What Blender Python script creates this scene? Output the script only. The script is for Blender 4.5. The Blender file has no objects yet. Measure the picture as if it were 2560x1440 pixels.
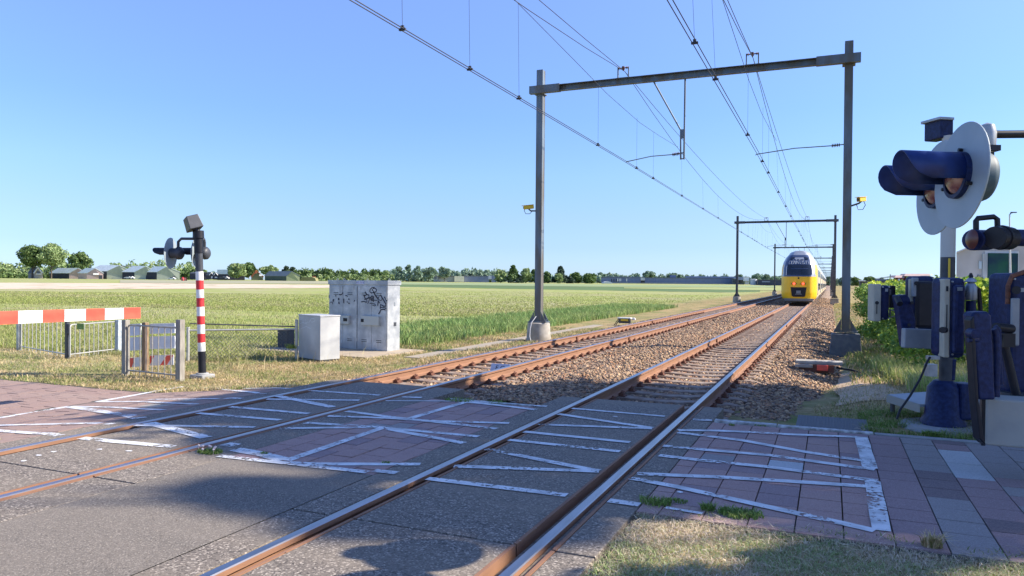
import bpy, math, random
import numpy as np
from mathutils import Vector, Matrix
random.seed(7); rng = np.random.default_rng(7)
R = math.radians
S = bpy.context.scene
COL = S.collection
# ------------------------------------------------------------------ camera
F = 1850.0; H = 1.64                       # focal length in photo pixels, eye height above rail top (m)
ROLL = R(.5); PITCH = R(.4936); YAW = R(23.251)
cd = bpy.data.cameras.new('camera'); cam = bpy.data.objects.new('camera', cd); COL.objects.link(cam)
cam.location = (0, 0, H); cd.sensor_width = 36.0; cd.lens = F/2560*36; cd.clip_start = .05; cd.clip_end = 6000
cam.matrix_world = (Matrix.Translation((0, 0, H)) @ Matrix.Rotation(YAW, 4, 'Z') @ Matrix.Rotation(R(90)-PITCH, 4, 'X') @ Matrix.Rotation(ROLL, 4, 'Z'))
S.camera = cam
# ------------------------------------------------------------------ sky, sun, exposure
SUN_EL = R(36); SUN_AZ = math.atan2(.919, .395)       # azimuth from +Y towards +X
W = bpy.data.worlds.new('World'); S.world = W; W.use_nodes = True
wn = W.node_tree; bg = wn.nodes['Background']
sk = wn.nodes.new('ShaderNodeTexSky'); sk.sky_type = 'NISHITA'; sk.sun_disc = False
sk.sun_elevation = SUN_EL; sk.sun_rotation = SUN_AZ; sk.air_density = 1.0; sk.dust_density = .3; sk.ozone_density = 2.2
hs = wn.nodes.new('ShaderNodeHueSaturation'); hs.inputs['Saturation'].default_value = 1.0; hs.inputs['Value'].default_value = .90
wtc = wn.nodes.new('ShaderNodeTexCoord'); wsx = wn.nodes.new('ShaderNodeSeparateXYZ'); wn.links.new(wtc.outputs['Generated'], wsx.inputs[0])
wr = wn.nodes.new('ShaderNodeValToRGB'); we = wr.color_ramp.elements      # clear-air tint by elevation (less glare low down)
we[0].position = 0; we[0].color = (.37, .52, .9, 1); we[1].position = 1; we[1].color = (.66, .74, .97, 1)
for q, c_ in ((.046, (.355, .455, .73)), (.085, (.405, .475, .70)), (.14, (.46, .545, .72)), (.216, (.49, .585, .80)), (.354, (.66, .70, .96))): k = we.new(q); k.color = (*c_, 1)
wn.links.new(wsx.outputs[2], wr.inputs[0]); wm = wn.nodes.new('ShaderNodeMix'); wm.data_type = 'RGBA'; wm.blend_type = 'MULTIPLY'; wm.inputs[0].default_value = 1
wn.links.new(sk.outputs[0], wm.inputs[6]); wn.links.new(wr.outputs[0], wm.inputs[7])
wn.links.new(wm.outputs[2], hs.inputs['Color']); wn.links.new(hs.outputs[0], bg.inputs[0]); bg.inputs[1].default_value = .15
sl = bpy.data.lights.new('sun', 'SUN'); sl.energy = 4.4; sl.angle = R(.53); sl.color = (1, .9, .76)
so = bpy.data.objects.new('sun', sl); COL.objects.link(so)
tosun = Vector((math.sin(SUN_AZ)*math.cos(SUN_EL), math.cos(SUN_AZ)*math.cos(SUN_EL), math.sin(SUN_EL)))
so.rotation_euler = tosun.to_track_quat('Z', 'Y').to_euler(); so.location = (60, 20, 50)
S.view_settings.view_transform = 'Standard'; S.view_settings.look = 'None'; S.view_settings.exposure = 1.12; S.view_settings.gamma = 1
# ------------------------------------------------------------------ pixel rays -> real places
def unroll(px, py):
    x = px-1280; y = py-720; c, s = math.cos(ROLL), math.sin(ROLL)
    return x*c+y*s, -x*s+y*c
def ray(px, py):
    x, y = unroll(px, py); cp, sp = math.cos(PITCH), math.sin(PITCH)
    f = F*cp-y*sp; u = -y*cp-F*sp; c, s = math.cos(YAW), math.sin(YAW)
    return Vector((x*c-f*s, x*s+f*c, u)), f
def PZ(px, py, z=0.):
    d, f = ray(px, py); t = (z-H)/d.z; return Vector((d.x*t, d.y*t, z))
def PX(px, py, X):
    d, f = ray(px, py); t = X/d.x; return Vector((X, d.y*t, H+d.z*t))
def PY(px, py, Y):
    d, f = ray(px, py); t = Y/d.y; return Vector((d.x*t, Y, H+d.z*t))
def PD(px, py, D):
    d, f = ray(px, py); t = D/f; return Vector((d.x*t, d.y*t, H+d.z*t))
def sm(t): t = max(0., min(1., t)); return t*t*(3-2*t)
def g(x, y):
    d = math.hypot(x, y); far = 1.35*sm((d-70)/420.)
    if x < -7.57: b = -.012-.29*min(1., (-7.57-x)/3.)
    elif x > -1.25: b = -.02-.28*sm((y-9.6)/10.)-.1*sm((x-3)/20.)
    else: b = -.15
    return b+far
def G(px, py, off=0.):
    d, f = ray(px, py); t = 0; z = -.2
    # march for the ground
    lo, hi = 1./F, 1600./F
    t = lo; step = 1.01; prev = t
    while t < hi:
        p = d*t
        if H+p.z < g(p.x, p.y)+off: break
        prev = t; t *= step
    a, b = prev, t
    for _ in range(30):
        m = (a+b)/2; p = d*m
        if H+p.z < g(p.x, p.y)+off: b = m
        else: a = m
    p = d*b; return Vector((p.x, p.y, H+p.z))
def zup(py, P):
    """height of the point straight above P that is seen on photo row py (column taken from P)"""
    c, s = math.cos(YAW), math.sin(YAW); fw = -P.x*s+P.y*c; xx = P.x*c+P.y*s
    px = 1280+F*xx/fw; z = P.z
    for _ in range(4):
        d, f = ray(px, py); t = fw/f; q = d*t; z = H+q.z
    return z
def fwd(P): return -P.x*math.sin(YAW)+P.y*math.cos(YAW)
CR = Vector((math.cos(YAW), math.sin(YAW), 0)); CF = Vector((-math.sin(YAW), math.cos(YAW), 0)); UP = Vector((0, 0, 1))
# ------------------------------------------------------------------ materials
def srgb(r, g_, b):
    def f(c):
        c /= 255.; return c/12.92 if c <= .04045 else ((c+.055)/1.055)**2.4
    return (f(r), f(g_), f(b))
MATS = {}
def mat(name, col, rough=.6, metal=0., col2=None, scale=8., amt=.5, bump=0., bscale=None, detail=4., stretch=None, spec=.5, col3=None, scale3=1.5, thr=(.4, .6), sheen=False):
    if name in MATS: return MATS[name]
    m = bpy.data.materials.new(name); m.use_nodes = True; nt = m.node_tree; p = nt.nodes['Principled BSDF']
    p.inputs['Base Color'].default_value = (*col, 1); p.inputs['Roughness'].default_value = rough; p.inputs['Metallic'].default_value = metal
    p.inputs['Specular IOR Level'].default_value = spec
    tc = nt.nodes.new('ShaderNodeTexCoord'); src = tc.outputs['Object']
    if stretch:
        mp = nt.nodes.new('ShaderNodeMapping'); mp.inputs['Scale'].default_value = stretch; nt.links.new(src, mp.inputs[0]); src = mp.outputs[0]
    out = None
    if col2:
        n = nt.nodes.new('ShaderNodeTexNoise'); n.inputs['Scale'].default_value = scale; n.inputs['Detail'].default_value = detail; nt.links.new(src, n.inputs['Vector'])
        r = nt.nodes.new('ShaderNodeValToRGB'); r.color_ramp.elements[0].position = .5-amt*.5*.6; r.color_ramp.elements[1].position = .5+amt*.5*.6
        r.color_ramp.elements[0].color = (*col, 1); r.color_ramp.elements[1].color = (*col2, 1)
        nt.links.new(n.outputs[0], r.inputs[0]); out = r.outputs[0]
    if col3:
        n = nt.nodes.new('ShaderNodeTexNoise'); n.inputs['Scale'].default_value = scale3; n.inputs['Detail'].default_value = 5; nt.links.new(src, n.inputs['Vector'])
        r = nt.nodes.new('ShaderNodeValToRGB'); r.color_ramp.elements[0].position = thr[0]; r.color_ramp.elements[1].position = thr[1]
        nt.links.new(n.outputs[0], r.inputs[0]); mx = nt.nodes.new('ShaderNodeMix'); mx.data_type = 'RGBA'
        nt.links.new(r.outputs[0], mx.inputs[0]); nt.links.new(out, mx.inputs[6]) if out else None
        if not out: mx.inputs[6].default_value = (*col, 1)
        mx.inputs[7].default_value = (*col3, 1); out = mx.outputs[2]
    if out: nt.links.new(out, p.inputs['Base Color'])
    if bump:
        n = nt.nodes.new('ShaderNodeTexNoise'); n.inputs['Scale'].default_value = bscale or scale; n.inputs['Detail'].default_value = 6; nt.links.new(src, n.inputs['Vector'])
        b = nt.nodes.new('ShaderNodeBump'); b.inputs['Strength'].default_value = bump; b.inputs['Distance'].default_value = .02
        nt.links.new(n.outputs[0], b.inputs['Height']); nt.links.new(b.outputs[0], p.inputs['Normal'])
    MATS[name] = m; return m
def speckle(name, base, light, dark, scale, rough=.9, patch=None, pscale=.6):
    """asphalt-like: many small stones of differing tone"""
    if name in MATS: return MATS[name]
    m = mat(name, base, rough); nt = m.node_tree; p = nt.nodes['Principled BSDF']
    tc = [n for n in nt.nodes if n.type == 'TEX_COORD'][0]
    v = nt.nodes.new('ShaderNodeTexVoronoi'); v.inputs['Scale'].default_value = scale; nt.links.new(tc.outputs['Object'], v.inputs['Vector'])
    sep = nt.nodes.new('ShaderNodeSeparateColor'); nt.links.new(v.outputs['Color'], sep.inputs[0])
    r = nt.nodes.new('ShaderNodeValToRGB'); e = r.color_ramp.elements
    e[0].position = 0; e[0].color = (*dark, 1); e[1].position = 1; e[1].color = (*light, 1)
    k = e.new(.3); k.color = (*base, 1); k = e.new(.75); k.color = (*base, 1)
    nt.links.new(sep.outputs[0], r.inputs[0]); out = r.outputs[0]
    if patch:
        n = nt.nodes.new('ShaderNodeTexNoise'); n.inputs['Scale'].default_value = pscale; n.inputs['Detail'].default_value = 6; mp_ = nt.nodes.new('ShaderNodeMapping'); mp_.inputs['Scale'].default_value = (.35, 1.5, 1); nt.links.new(tc.outputs['Object'], mp_.inputs[0]); nt.links.new(mp_.outputs[0], n.inputs['Vector'])
        r2 = nt.nodes.new('ShaderNodeValToRGB'); r2.color_ramp.elements[0].position = .42; r2.color_ramp.elements[1].position = .68; nt.links.new(n.outputs[0], r2.inputs[0])
        mx = nt.nodes.new('ShaderNodeMix'); mx.data_type = 'RGBA'; nt.links.new(r2.outputs[0], mx.inputs[0]); nt.links.new(out, mx.inputs[6]); mx.inputs[7].default_value = (*patch, 1); 
        mx.clamp_factor = True; out = mx.outputs[2]
        mul = nt.nodes.new('ShaderNodeMath'); mul.operation = 'MULTIPLY'; mul.inputs[1].default_value = .6; nt.links.new(r2.outputs[0], mul.inputs[0]); nt.links.new(mul.outputs[0], mx.inputs[0])
    nt.links.new(out, p.inputs['Base Color'])
    b = nt.nodes.new('ShaderNodeBump'); b.inputs['Strength'].default_value = .6; b.inputs['Distance'].default_value = .006
    nt.links.new(sep.outputs[1], b.inputs['Height']); nt.links.new(b.outputs[0], p.inputs['Normal'])
    return m
def attrmat(name, rough=.75, trans=.0, spec=.3):
    """colour comes from each blade's / leaf's / stone's own colour attribute"""
    if name in MATS: return MATS[name]
    m = bpy.data.materials.new(name); m.use_nodes = True; nt = m.node_tree; p = nt.nodes['Principled BSDF']
    a = nt.nodes.new('ShaderNodeAttribute'); a.attribute_name = 'tint'
    p.inputs['Roughness'].default_value = rough; p.inputs['Specular IOR Level'].default_value = spec
    nt.links.new(a.outputs['Color'], p.inputs['Base Color'])
    if trans:
        t = nt.nodes.new('ShaderNodeBsdfTranslucent'); nt.links.new(a.outputs['Color'], t.inputs[0]); mx = nt.nodes.new('ShaderNodeMixShader'); mx.inputs[0].default_value = trans
        o = nt.nodes['Material Output']; nt.links.new(p.outputs[0], mx.inputs[1]); nt.links.new(t.outputs[0], mx.inputs[2]); nt.links.new(mx.outputs[0], o.inputs[0])
    MATS[name] = m; return m
def emis(name, col, s):
    m = bpy.data.materials.new(name); m.use_nodes = True; p = m.node_tree.nodes['Principled BSDF']
    p.inputs['Base Color'].default_value = (*col, 1); p.inputs['Emission Color'].default_value = (*col, 1); p.inputs['Emission Strength'].default_value = s; return m
# ------------------------------------------------------------------ mesh helpers
class MB:
    def __init__(s): s.v = []; s.f = []; s.mi = []; s.sm = []
    def add(s, vs, fs, mi=0, smooth=False):
        o = len(s.v); s.v += [Vector(x) for x in vs]; s.f += [tuple(i+o for i in f) for f in fs]; s.mi += [mi]*len(fs); s.sm += [smooth]*len(fs); return s
    def box(s, c, size, ax=None, mi=0, taper=1.):
        """ax: (right, forward, up) vectors; taper scales the top"""
        c = Vector(c); a, b, u = ax if ax else (Vector((1, 0, 0)), Vector((0, 1, 0)), UP)
        x, y, z = [q/2 for q in size]; vs = []
        for k in (-1, 1):
            t = taper if k > 0 else 1.
            for i, j in ((-1, -1), (1, -1), (1, 1), (-1, 1)): vs.append(c+a*(i*x*t)+b*(j*y*t)+u*(k*z))
        return s.add(vs, [(3, 2, 1, 0), (4, 5, 6, 7), (0, 1, 5, 4), (1, 2, 6, 5), (2, 3, 7, 6), (3, 0, 4, 7)], mi)
    def cyl(s, p0, p1, r0, r1=None, n=16, mi=0, caps=True, smooth=True):
        p0, p1 = Vector(p0), Vector(p1); r1 = r0 if r1 is None else r1; d = (p1-p0).normalized()
        a = d.orthogonal().normalized(); b = d.cross(a); o = []
        for p, r in ((p0, r0), (p1, r1)):
            for i in range(n): t = 2*math.pi*i/n; o.append(p+a*(r*math.cos(t))+b*(r*math.sin(t)))
        s.add(o, [(i, (i+1) % n, n+(i+1) % n, n+i) for i in range(n)], mi, smooth)
        if caps: s.add(o, [tuple(range(n-1, -1, -1)), tuple(range(n, 2*n))], mi)
        return s
    def tube(s, pts, r, n=8, mi=0):
        pts = [Vector(p) for p in pts]; rings = []; a = None
        for i, p in enumerate(pts):
            d = (pts[min(i+1, len(pts)-1)]-pts[max(i-1, 0)]).normalized()
            if a is None: a = d.orthogonal().normalized()
            a = (a-d*a.dot(d)).normalized(); b = d.cross(a)
            rr = r[i] if isinstance(r, (list, tuple)) else r
            rings += [p+a*(rr*math.cos(2*math.pi*k/n))+b*(rr*math.sin(2*math.pi*k/n)) for k in range(n)]
        fs = []
        for i in range(len(pts)-1):
            for k in range(n): fs.append((i*n+k, i*n+(k+1) % n, (i+1)*n+(k+1) % n, (i+1)*n+k))
        s.add(rings, fs, mi, True)
        s.add(rings, [tuple(range(n-1, -1, -1)), tuple(range((len(pts)-1)*n, len(pts)*n))], mi); return s
    def lathe(s, base, axis, prof, n=24, mi=0):
        base = Vector(base); d = Vector(axis).normalized(); a = d.orthogonal().normalized(); b = d.cross(a); vs = []
        for r, h in prof:
            for k in range(n): t = 2*math.pi*k/n; vs.append(base+d*h+a*(r*math.cos(t))+b*(r*math.sin(t)))
        fs = []
        for i in range(len(prof)-1):
            for k in range(n): fs.append((i*n+k, i*n+(k+1) % n, (i+1)*n+(k+1) % n, (i+1)*n+k))
        s.add(vs, fs, mi, True)
        if prof[0][0] > 1e-4: s.add(vs, [tuple(range(n-1, -1, -1))], mi)
        if prof[-1][0] > 1e-4: s.add(vs, [tuple(range((len(prof)-1)*n, len(prof)*n))], mi)
        return s
    def prism(s, poly, ext, mi=0, mi2=None):
        """poly: list of points (closed), ext: vector"""
        poly = [Vector(p) for p in poly]; ext = Vector(ext); n = len(poly)
        s.add(poly+[p+ext for p in poly], [tuple(range(n-1, -1, -1)), tuple(range(n, 2*n))], mi)
        s.add(poly+[p+ext for p in poly], [(i, (i+1) % n, n+(i+1) % n, n+i) for i in range(n)], mi if mi2 is None else mi2); return s
    def quad(s, a, b, c, d, mi=0): return s.add([a, b, c, d], [(0, 1, 2, 3)], mi)
    def build(s, name, m, parent=None, bevel=0., seg=2, recalc=True):
        o0 = parent_world(parent) if parent is not None else Vector()
        me = bpy.data.meshes.new(name)
        me.from_pydata([tuple(v-o0) for v in s.v], [], s.f)
        ms = m if isinstance(m, (list, tuple)) else [m]
        for q in ms: me.materials.append(q)
        me.polygons.foreach_set('material_index', s.mi); me.polygons.foreach_set('use_smooth', s.sm)
        if recalc:
            import bmesh
            b = bmesh.new(); b.from_mesh(me); bmesh.ops.remove_doubles(b, verts=b.verts, dist=1e-5); bmesh.ops.recalc_face_normals(b, faces=b.faces); b.to_mesh(me); b.free()
        if any(s.sm): me.set_sharp_from_angle(angle=R(42))
        o = bpy.data.objects.new(name, me); COL.objects.link(o)
        if parent is not None: o.parent = parent
        if bevel:
            md = o.modifiers.new('bevel', 'BEVEL'); md.width = bevel; md.segments = seg; md.limit_method = 'ANGLE'; md.angle_limit = R(40); md.harden_normals = False
        return o
def parent_world(p):
    l = Vector()
    while p is not None: l += p.location; p = p.parent
    return l
def tag(o, label=None, cat=None, group=None, kind=None):
    if label: o['label'] = label
    if cat: o['category'] = cat
    if group: o['group'] = group
    if kind: o['kind'] = kind
    return o
def thing(name, loc, label, cat, group=None):
    o = bpy.data.objects.new(name, None); o.empty_display_size = .2; COL.objects.link(o); o.location = Vector(loc); return tag(o, label, cat, group)
def copy_tree(o, parent=None):
    c = o.copy(); COL.objects.link(c); c.parent = parent
    for ch in list(o.children): copy_tree(ch, c)
    return c
def npmesh(name, V, Fq, m, tint=None, parent=None, smooth=False):
    """fast mesh from arrays; Fq (n,k) faces; tint (n,3) face colours"""
    me = bpy.data.meshes.new(name); nf, k = Fq.shape
    me.vertices.add(len(V)); me.vertices.foreach_set('co', np.asarray(V, np.float32).ravel())
    me.loops.add(nf*k); me.loops.foreach_set('vertex_index', Fq.astype(np.int32).ravel())
    me.polygons.add(nf); me.polygons.foreach_set('loop_start', np.arange(0, nf*k, k, dtype=np.int32))
    if smooth: me.polygons.foreach_set('use_smooth', np.ones(nf, bool))
    me.update(calc_edges=True)
    if tint is not None:
        a = me.attributes.new('tint', 'FLOAT_COLOR', 'FACE'); a.data.foreach_set('color', np.concatenate([tint, np.ones((nf, 1))], 1).astype(np.float32).ravel())
    me.materials.append(m); o = bpy.data.objects.new(name, me); COL.objects.link(o)
    if parent is not None: o.parent = parent
    return o
def text_obj(name, s, size, m, parent, origin, xdir, updir, extr=.002):
    c = bpy.data.curves.new(name, 'FONT'); c.body = s; c.size = size; c.extrude = extr; c.align_x = 'CENTER'; c.align_y = 'CENTER'
    t = bpy.data.objects.new(name+'_tmp', c); me = bpy.data.meshes.new_from_object(t); bpy.data.objects.remove(t); bpy.data.curves.remove(c)
    n = xdir.cross(updir); M = Matrix((xdir, updir, n)).transposed().to_4x4(); M.translation = origin-parent_world(parent)
    me.transform(M); me.name = name; me.materials.clear(); me.materials.append(m)
    o = bpy.data.objects.new(name, me); COL.objects.link(o); o.parent = parent; return o
def ribbon(mb, pts, w, normal, lift=0.):
    """flat stroke of width w along pts lying in the plane with the given normal"""
    normal = Vector(normal).normalized(); pts = [Vector(p)+normal*lift for p in pts]
    L = []; Rr = []
    for i, p in enumerate(pts):
        d = (pts[min(i+1, len(pts)-1)]-pts[max(i-1, 0)]).normalized(); n = d.cross(normal).normalized(); ww = w[i] if isinstance(w, (list, tuple)) else w
        L.append(p+n*ww/2); Rr.append(p-n*ww/2)
    for i in range(len(pts)-1): mb.quad(L[i], L[i+1], Rr[i+1], Rr[i])

# materials ---------------------------------------------------------------
C = dict(
 asphalt=speckle('asphalt', (.165, .143, .117), (.33, .29, .24), (.078, .068, .057), 130, patch=(.235, .2, .16), pscale=.7),
 panel=speckle('crossing_concrete', (.175, .148, .12), (.45, .39, .32), (.06, .051, .043), 85, patch=(.24, .2, .15), pscale=1.2),
 tile=speckle('red_tile', (.40, .25, .215), (.47, .33, .3), (.26, .16, .15), 160, patch=(.43, .3, .26), pscale=1.5),
 tile2=speckle('purple_tile', (.31, .21, .205), (.4, .3, .28), (.22, .15, .145), 160),
 tilegrey=speckle('grey_tile', (.30, .265, .25), (.37, .34, .32), (.22, .2, .19), 150),
 tilelight=speckle('light_tile', (.50, .51, .50), (.5, .5, .5), (.33, .34, .34), 150),
 tiledark=speckle('dark_tile', (.2, .145, .14), (.28, .21, .2), (.13, .1, .1), 150),
 tileleft=speckle('faded_red_tile', (.30, .2, .165), (.38, .28, .24), (.22, .15, .12), 120, patch=(.34, .25, .2), pscale=.9),
 joint=mat('tile_joint', (.05, .05, .035), .95, col2=(.09, .085, .06), scale=30),
 steel=mat('rail_head_steel', (.42, .41, .42), .34, 1., col2=(.34, .32, .31), scale=12, stretch=(1, .15, 1)),
 rust=mat('rusty_rail', (.32, .165, .09), .8, .0, col2=(.20, .10, .06), scale=3, amt=1., bump=.2, bscale=60, stretch=(6, 1, 6)),
 rustdark=mat('rusty_fastening', (.10, .042, .028), .8, col2=(.2, .08, .045), scale=40),
 sleeper=mat('sleeper_concrete', (.27, .215, .17), .9, col2=(.36, .29, .23), scale=12, bump=.3, bscale=60, col3=(.2, .13, .09), scale3=6),
 bed=mat('ballast_bed', (.13, .095, .07), .95, col2=(.36, .26, .18), scale=22, amt=.6, bump=1., bscale=22, detail=8),
 concrete=mat('concrete', (.42, .39, .34), .9, col2=(.34, .32, .28), scale=5, bump=.15, bscale=60, col3=(.3, .27, .22), scale3=2.5),
 concrete_grey=mat('grey_concrete', (.36, .36, .35), .9, col2=(.27, .275, .27), scale=7, bump=.2, bscale=50),
 galv=mat('galvanised_steel', (.36, .38, .40), .45, .55, col2=(.5, .52, .54), scale=9, amt=.7, col3=(.29, .31, .33), scale3=4),
 cabinet=mat('cabinet_galvanised', (.36, .385, .405), .5, .3, col2=(.55, .57, .58), scale=6, amt=.7, detail=10, col3=(.31, .335, .36), scale3=2.6),
 mast=mat('mast_steel', (.175, .225, .27), .55, .1, col2=(.12, .155, .19), scale=5, amt=.9, stretch=(1, 1, .25), col3=(.13, .12, .10), scale3=3),
 mastdark=mat('mast_dark_steel', (.07, .07, .075), .6, .3, col2=(.11, .11, .11), scale=6),
 black=mat('black_paint', (.007, .008, .014), .45, col2=(.014, .015, .022), scale=9, spec=.35),
 blackgrey=mat('dark_grey_paint', (.035, .04, .05), .5, col2=(.055, .06, .07), scale=9, bump=.05),
 bluepaint=mat('dark_blue_paint', (.004, .010, .05), .5, col2=(.011, .024, .095), scale=26, bump=.15, bscale=80, spec=.3, detail=8),
 disc=mat('signal_disc_grey', (.27, .33, .37), .5, .1, col2=(.31, .37, .41), scale=5),
 beige=mat('beige_cover', (.46, .43, .33), .6, col2=(.4, .37, .29), scale=10),
 plategrey=mat('plate_grey', (.27, .30, .33), .5, .3, col2=(.22, .25, .28), scale=8),
 white=mat('white_paint', (.78, .78, .76), .5, col2=(.7, .7, .68), scale=6),
 red=mat('red_paint', (.62, .03, .035), .5, col2=(.52, .025, .03), scale=6),
 redfl=mat('red_reflective', (.83, .12, .07), .45, col2=(.78, .1, .06), scale=8),
 wood=mat('grey_post', (.33, .31, .27), .85, col2=(.23, .21, .18), scale=8, stretch=(4, 4, .6), bump=.2, bscale=30),
 bar=mat('fence_bar', (.4, .38, .34), .6, .3, col2=(.3, .28, .25), scale=12),
 brown=mat('brown_post', (.16, .10, .06), .85, col2=(.3, .22, .14), scale=8, stretch=(5, 5, .8)),
 wire=mat('overhead_wire', (.05, .05, .055), .5, .6),
 yellow=mat('train_yellow', (.92, .53, .015), .32, col2=(.87, .5, .015), scale=3),
 tblue=mat('train_blue', (.045, .07, .14), .3, col2=(.06, .085, .16), scale=2),
 tsilver=mat('train_silver', (.42, .44, .47), .35, .35, col2=(.36, .38, .41), scale=3),
 glass=mat('dark_glass', (.015, .02, .03), .08, spec=.8),
 tgrey=mat('train_underframe', (.11, .10, .09), .8, col2=(.17, .15, .13), scale=6),
 yell=mat('yellow_paint', (.75, .5, .03), .5),
 tread=mat('rubber_mat', (.11, .12, .13), .7, bump=.6, bscale=60),
 soil=mat('sandy_soil', (.36, .25, .16), .95, col2=(.26, .2, .12), scale=3, bump=.6, bscale=18),
 lens=mat('red_lens', (.16, .03, .025), .25, col2=(.42, .27, .22), scale=11, amt=.6, spec=.5),
)
def paint_mat():
    """worn white road paint: bare specks let the surface through"""
    m = bpy.data.materials.new('road_paint'); m.use_nodes = True; nt = m.node_tree; p = nt.nodes['Principled BSDF']; o = nt.nodes['Material Output']
    p.inputs['Base Color'].default_value = (.66, .67, .66, 1); p.inputs['Roughness'].default_value = .7
    tc = nt.nodes.new('ShaderNodeTexCoord'); n = nt.nodes.new('ShaderNodeTexNoise'); n.inputs['Scale'].default_value = 22; n.inputs['Detail'].default_value = 8; n.inputs['Roughness'].default_value = .65
    nt.links.new(tc.outputs['Object'], n.inputs['Vector'])
    n2 = nt.nodes.new('ShaderNodeTexNoise'); n2.inputs['Scale'].default_value = 2.2; n2.inputs['Detail'].default_value = 3; nt.links.new(tc.outputs['Object'], n2.inputs['Vector'])
    ad = nt.nodes.new('ShaderNodeMix'); ad.inputs[0].default_value = .42; nt.links.new(n.outputs[0], ad.inputs[2]); nt.links.new(n2.outputs[0], ad.inputs[3])
    n3 = nt.nodes.new('ShaderNodeTexNoise'); n3.inputs['Scale'].default_value = 6; n3.inputs['Detail'].default_value = 6; nt.links.new(tc.outputs['Object'], n3.inputs['Vector'])
    r3 = nt.nodes.new('ShaderNodeValToRGB'); r3.color_ramp.elements[0].color = (.45, .45, .44, 1); r3.color_ramp.elements[0].position = .3; r3.color_ramp.elements[1].color = (.74, .75, .74, 1); r3.color_ramp.elements[1].position = .6; nt.links.new(n3.outputs[0], r3.inputs[0]); nt.links.new(r3.outputs[0], p.inputs['Base Color'])
    r = nt.nodes.new('ShaderNodeValToRGB'); r.color_ramp.elements[0].position = .54; r.color_ramp.elements[1].position = .575; nt.links.new(ad.outputs[0], r.inputs[0])
    t = nt.nodes.new('ShaderNodeBsdfTransparent'); mx = nt.nodes.new('ShaderNodeMixShader'); nt.links.new(r.outputs[0], mx.inputs[0]); nt.links.new(p.outputs[0], mx.inputs[1]); nt.links.new(t.outputs[0], mx.inputs[2]); nt.links.new(mx.outputs[0], o.inputs[0])
    return m
C['paint'] = paint_mat()
C['leaf'] = attrmat('leaves', .6, .25); C['blade'] = attrmat('grass_blades', .7, .3); C['stone'] = attrmat('ballast_stones', .9)
exec_order = []
# ================================================================== THE GROUND
LTc, RTc, HG = -6.445, -2.4035, .7535
def ground_h(x, y):
    d = math.hypot(x, y); far = 1.35*sm((d-70)/420.)*sm((abs(x+4.4)-9)/50.)
    if x <= -7.57:
        b = -.012-.29*min(1., (-7.57-x)/3.); t = sm((y-9.3)/1.0); b = b*(1-t)-.32*t
    elif x >= -1.27:
        b = -.02-.28*sm((y-9.6)/10.)-.1*sm((x-3)/20.); b -= .16*sm((y-9.3)/.8)*sm((.7-x)/.8)
    else: b = -.02
    return b+far
g = ground_h
def field_mat():
    m = bpy.data.materials.new('meadow_ground'); m.use_nodes = True; nt = m.node_tree; p = nt.nodes['Principled BSDF']; p.inputs['Roughness'].default_value = .95
    p.inputs['Specular IOR Level'].default_value = .15
    tc = nt.nodes.new('ShaderNodeTexCoord'); O = tc.outputs['Object']
    def noise(sc, det, stretch=None):
        n = nt.nodes.new('ShaderNodeTexNoise'); n.inputs['Scale'].default_value = sc; n.inputs['Detail'].default_value = det
        if stretch:
            mp = nt.nodes.new('ShaderNodeMapping'); mp.inputs['Scale'].default_value = stretch; nt.links.new(O, mp.inputs[0]); nt.links.new(mp.outputs[0], n.inputs['Vector'])
        else: nt.links.new(O, n.inputs['Vector'])
        return n.outputs[0]
    def ramp(src, stops):
        r = nt.nodes.new('ShaderNodeValToRGB'); e = r.color_ramp.elements
        e[0].position, e[0].color = stops[0][0], (*stops[0][1], 1); e[1].position, e[1].color = stops[-1][0], (*stops[-1][1], 1)
        for q in stops[1:-1]: k = e.new(q[0]); k.color = (*q[1], 1)
        nt.links.new(src, r.inputs[0]); return r.outputs[0]
    def mix(f, a, b):
        mx = nt.nodes.new('ShaderNodeMix'); mx.data_type = 'RGBA'; nt.links.new(f, mx.inputs[0]); nt.links.new(a, mx.inputs[6]); nt.links.new(b, mx.inputs[7]); return mx.outputs[2]
    green = ramp(noise(.35, 10), [(.3, (.23, .28, .075)), (.5, (.29, .33, .10)), (.7, (.35, .34, .15))])
    dry = ramp(noise(6, 8), [(.3, (.22, .17, .07)), (.55, (.38, .28, .14)), (.75, (.48, .37, .2))])
    verge = ramp(noise(2.2, 8), [(.3, (.12, .16, .04)), (.6, (.24, .22, .09))])
    # dryness near the tracks: distance from the railway
    sx = nt.nodes.new('ShaderNodeSeparateXYZ'); nt.links.new(O, sx.inputs[0])
    def mrange(src, a, b):
        r = nt.nodes.new('ShaderNodeMapRange'); r.inputs[1].default_value = a; r.inputs[2].default_value = b; nt.links.new(src, r.inputs[0]); return r.outputs[0]
    near = mrange(sx.outputs[0], -15.5, -12.5)          # 0 in the meadow, 1 beside the track
    nz = mrange(noise(.8, 6), .35, .6)
    vd = mix(nz, verge, dry)
    purple = ramp(noise(1.2, 8, (.25, 1, 1)), [(.35, (.29, .32, .11)), (.65, (.38, .34, .21))])
    g2 = mix(mrange(noise(.06, 5), .45, .6), green, purple)
    out = mix(near, g2, vd); nt.links.new(out, p.inputs['Base Color'])
    b = nt.nodes.new('ShaderNodeBump'); b.inputs['Strength'].default_value = 1; b.inputs['Distance'].default_value = .06; nt.links.new(noise(9, 8), b.inputs['Height']); nt.links.new(b.outputs[0], p.inputs['Normal'])
    return m
C['field'] = field_mat()
def geo(a, b, s0, k):
    o = [a]; s = s0
    while o[-1] < b: o.append(o[-1]+s); s *= k
    return o
xl = [-7.58-q for q in geo(0, 2200, .35, 1.09)][::-1]; xr = [-1.24+q for q in geo(0, 1500, .3, 1.09)]
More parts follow.
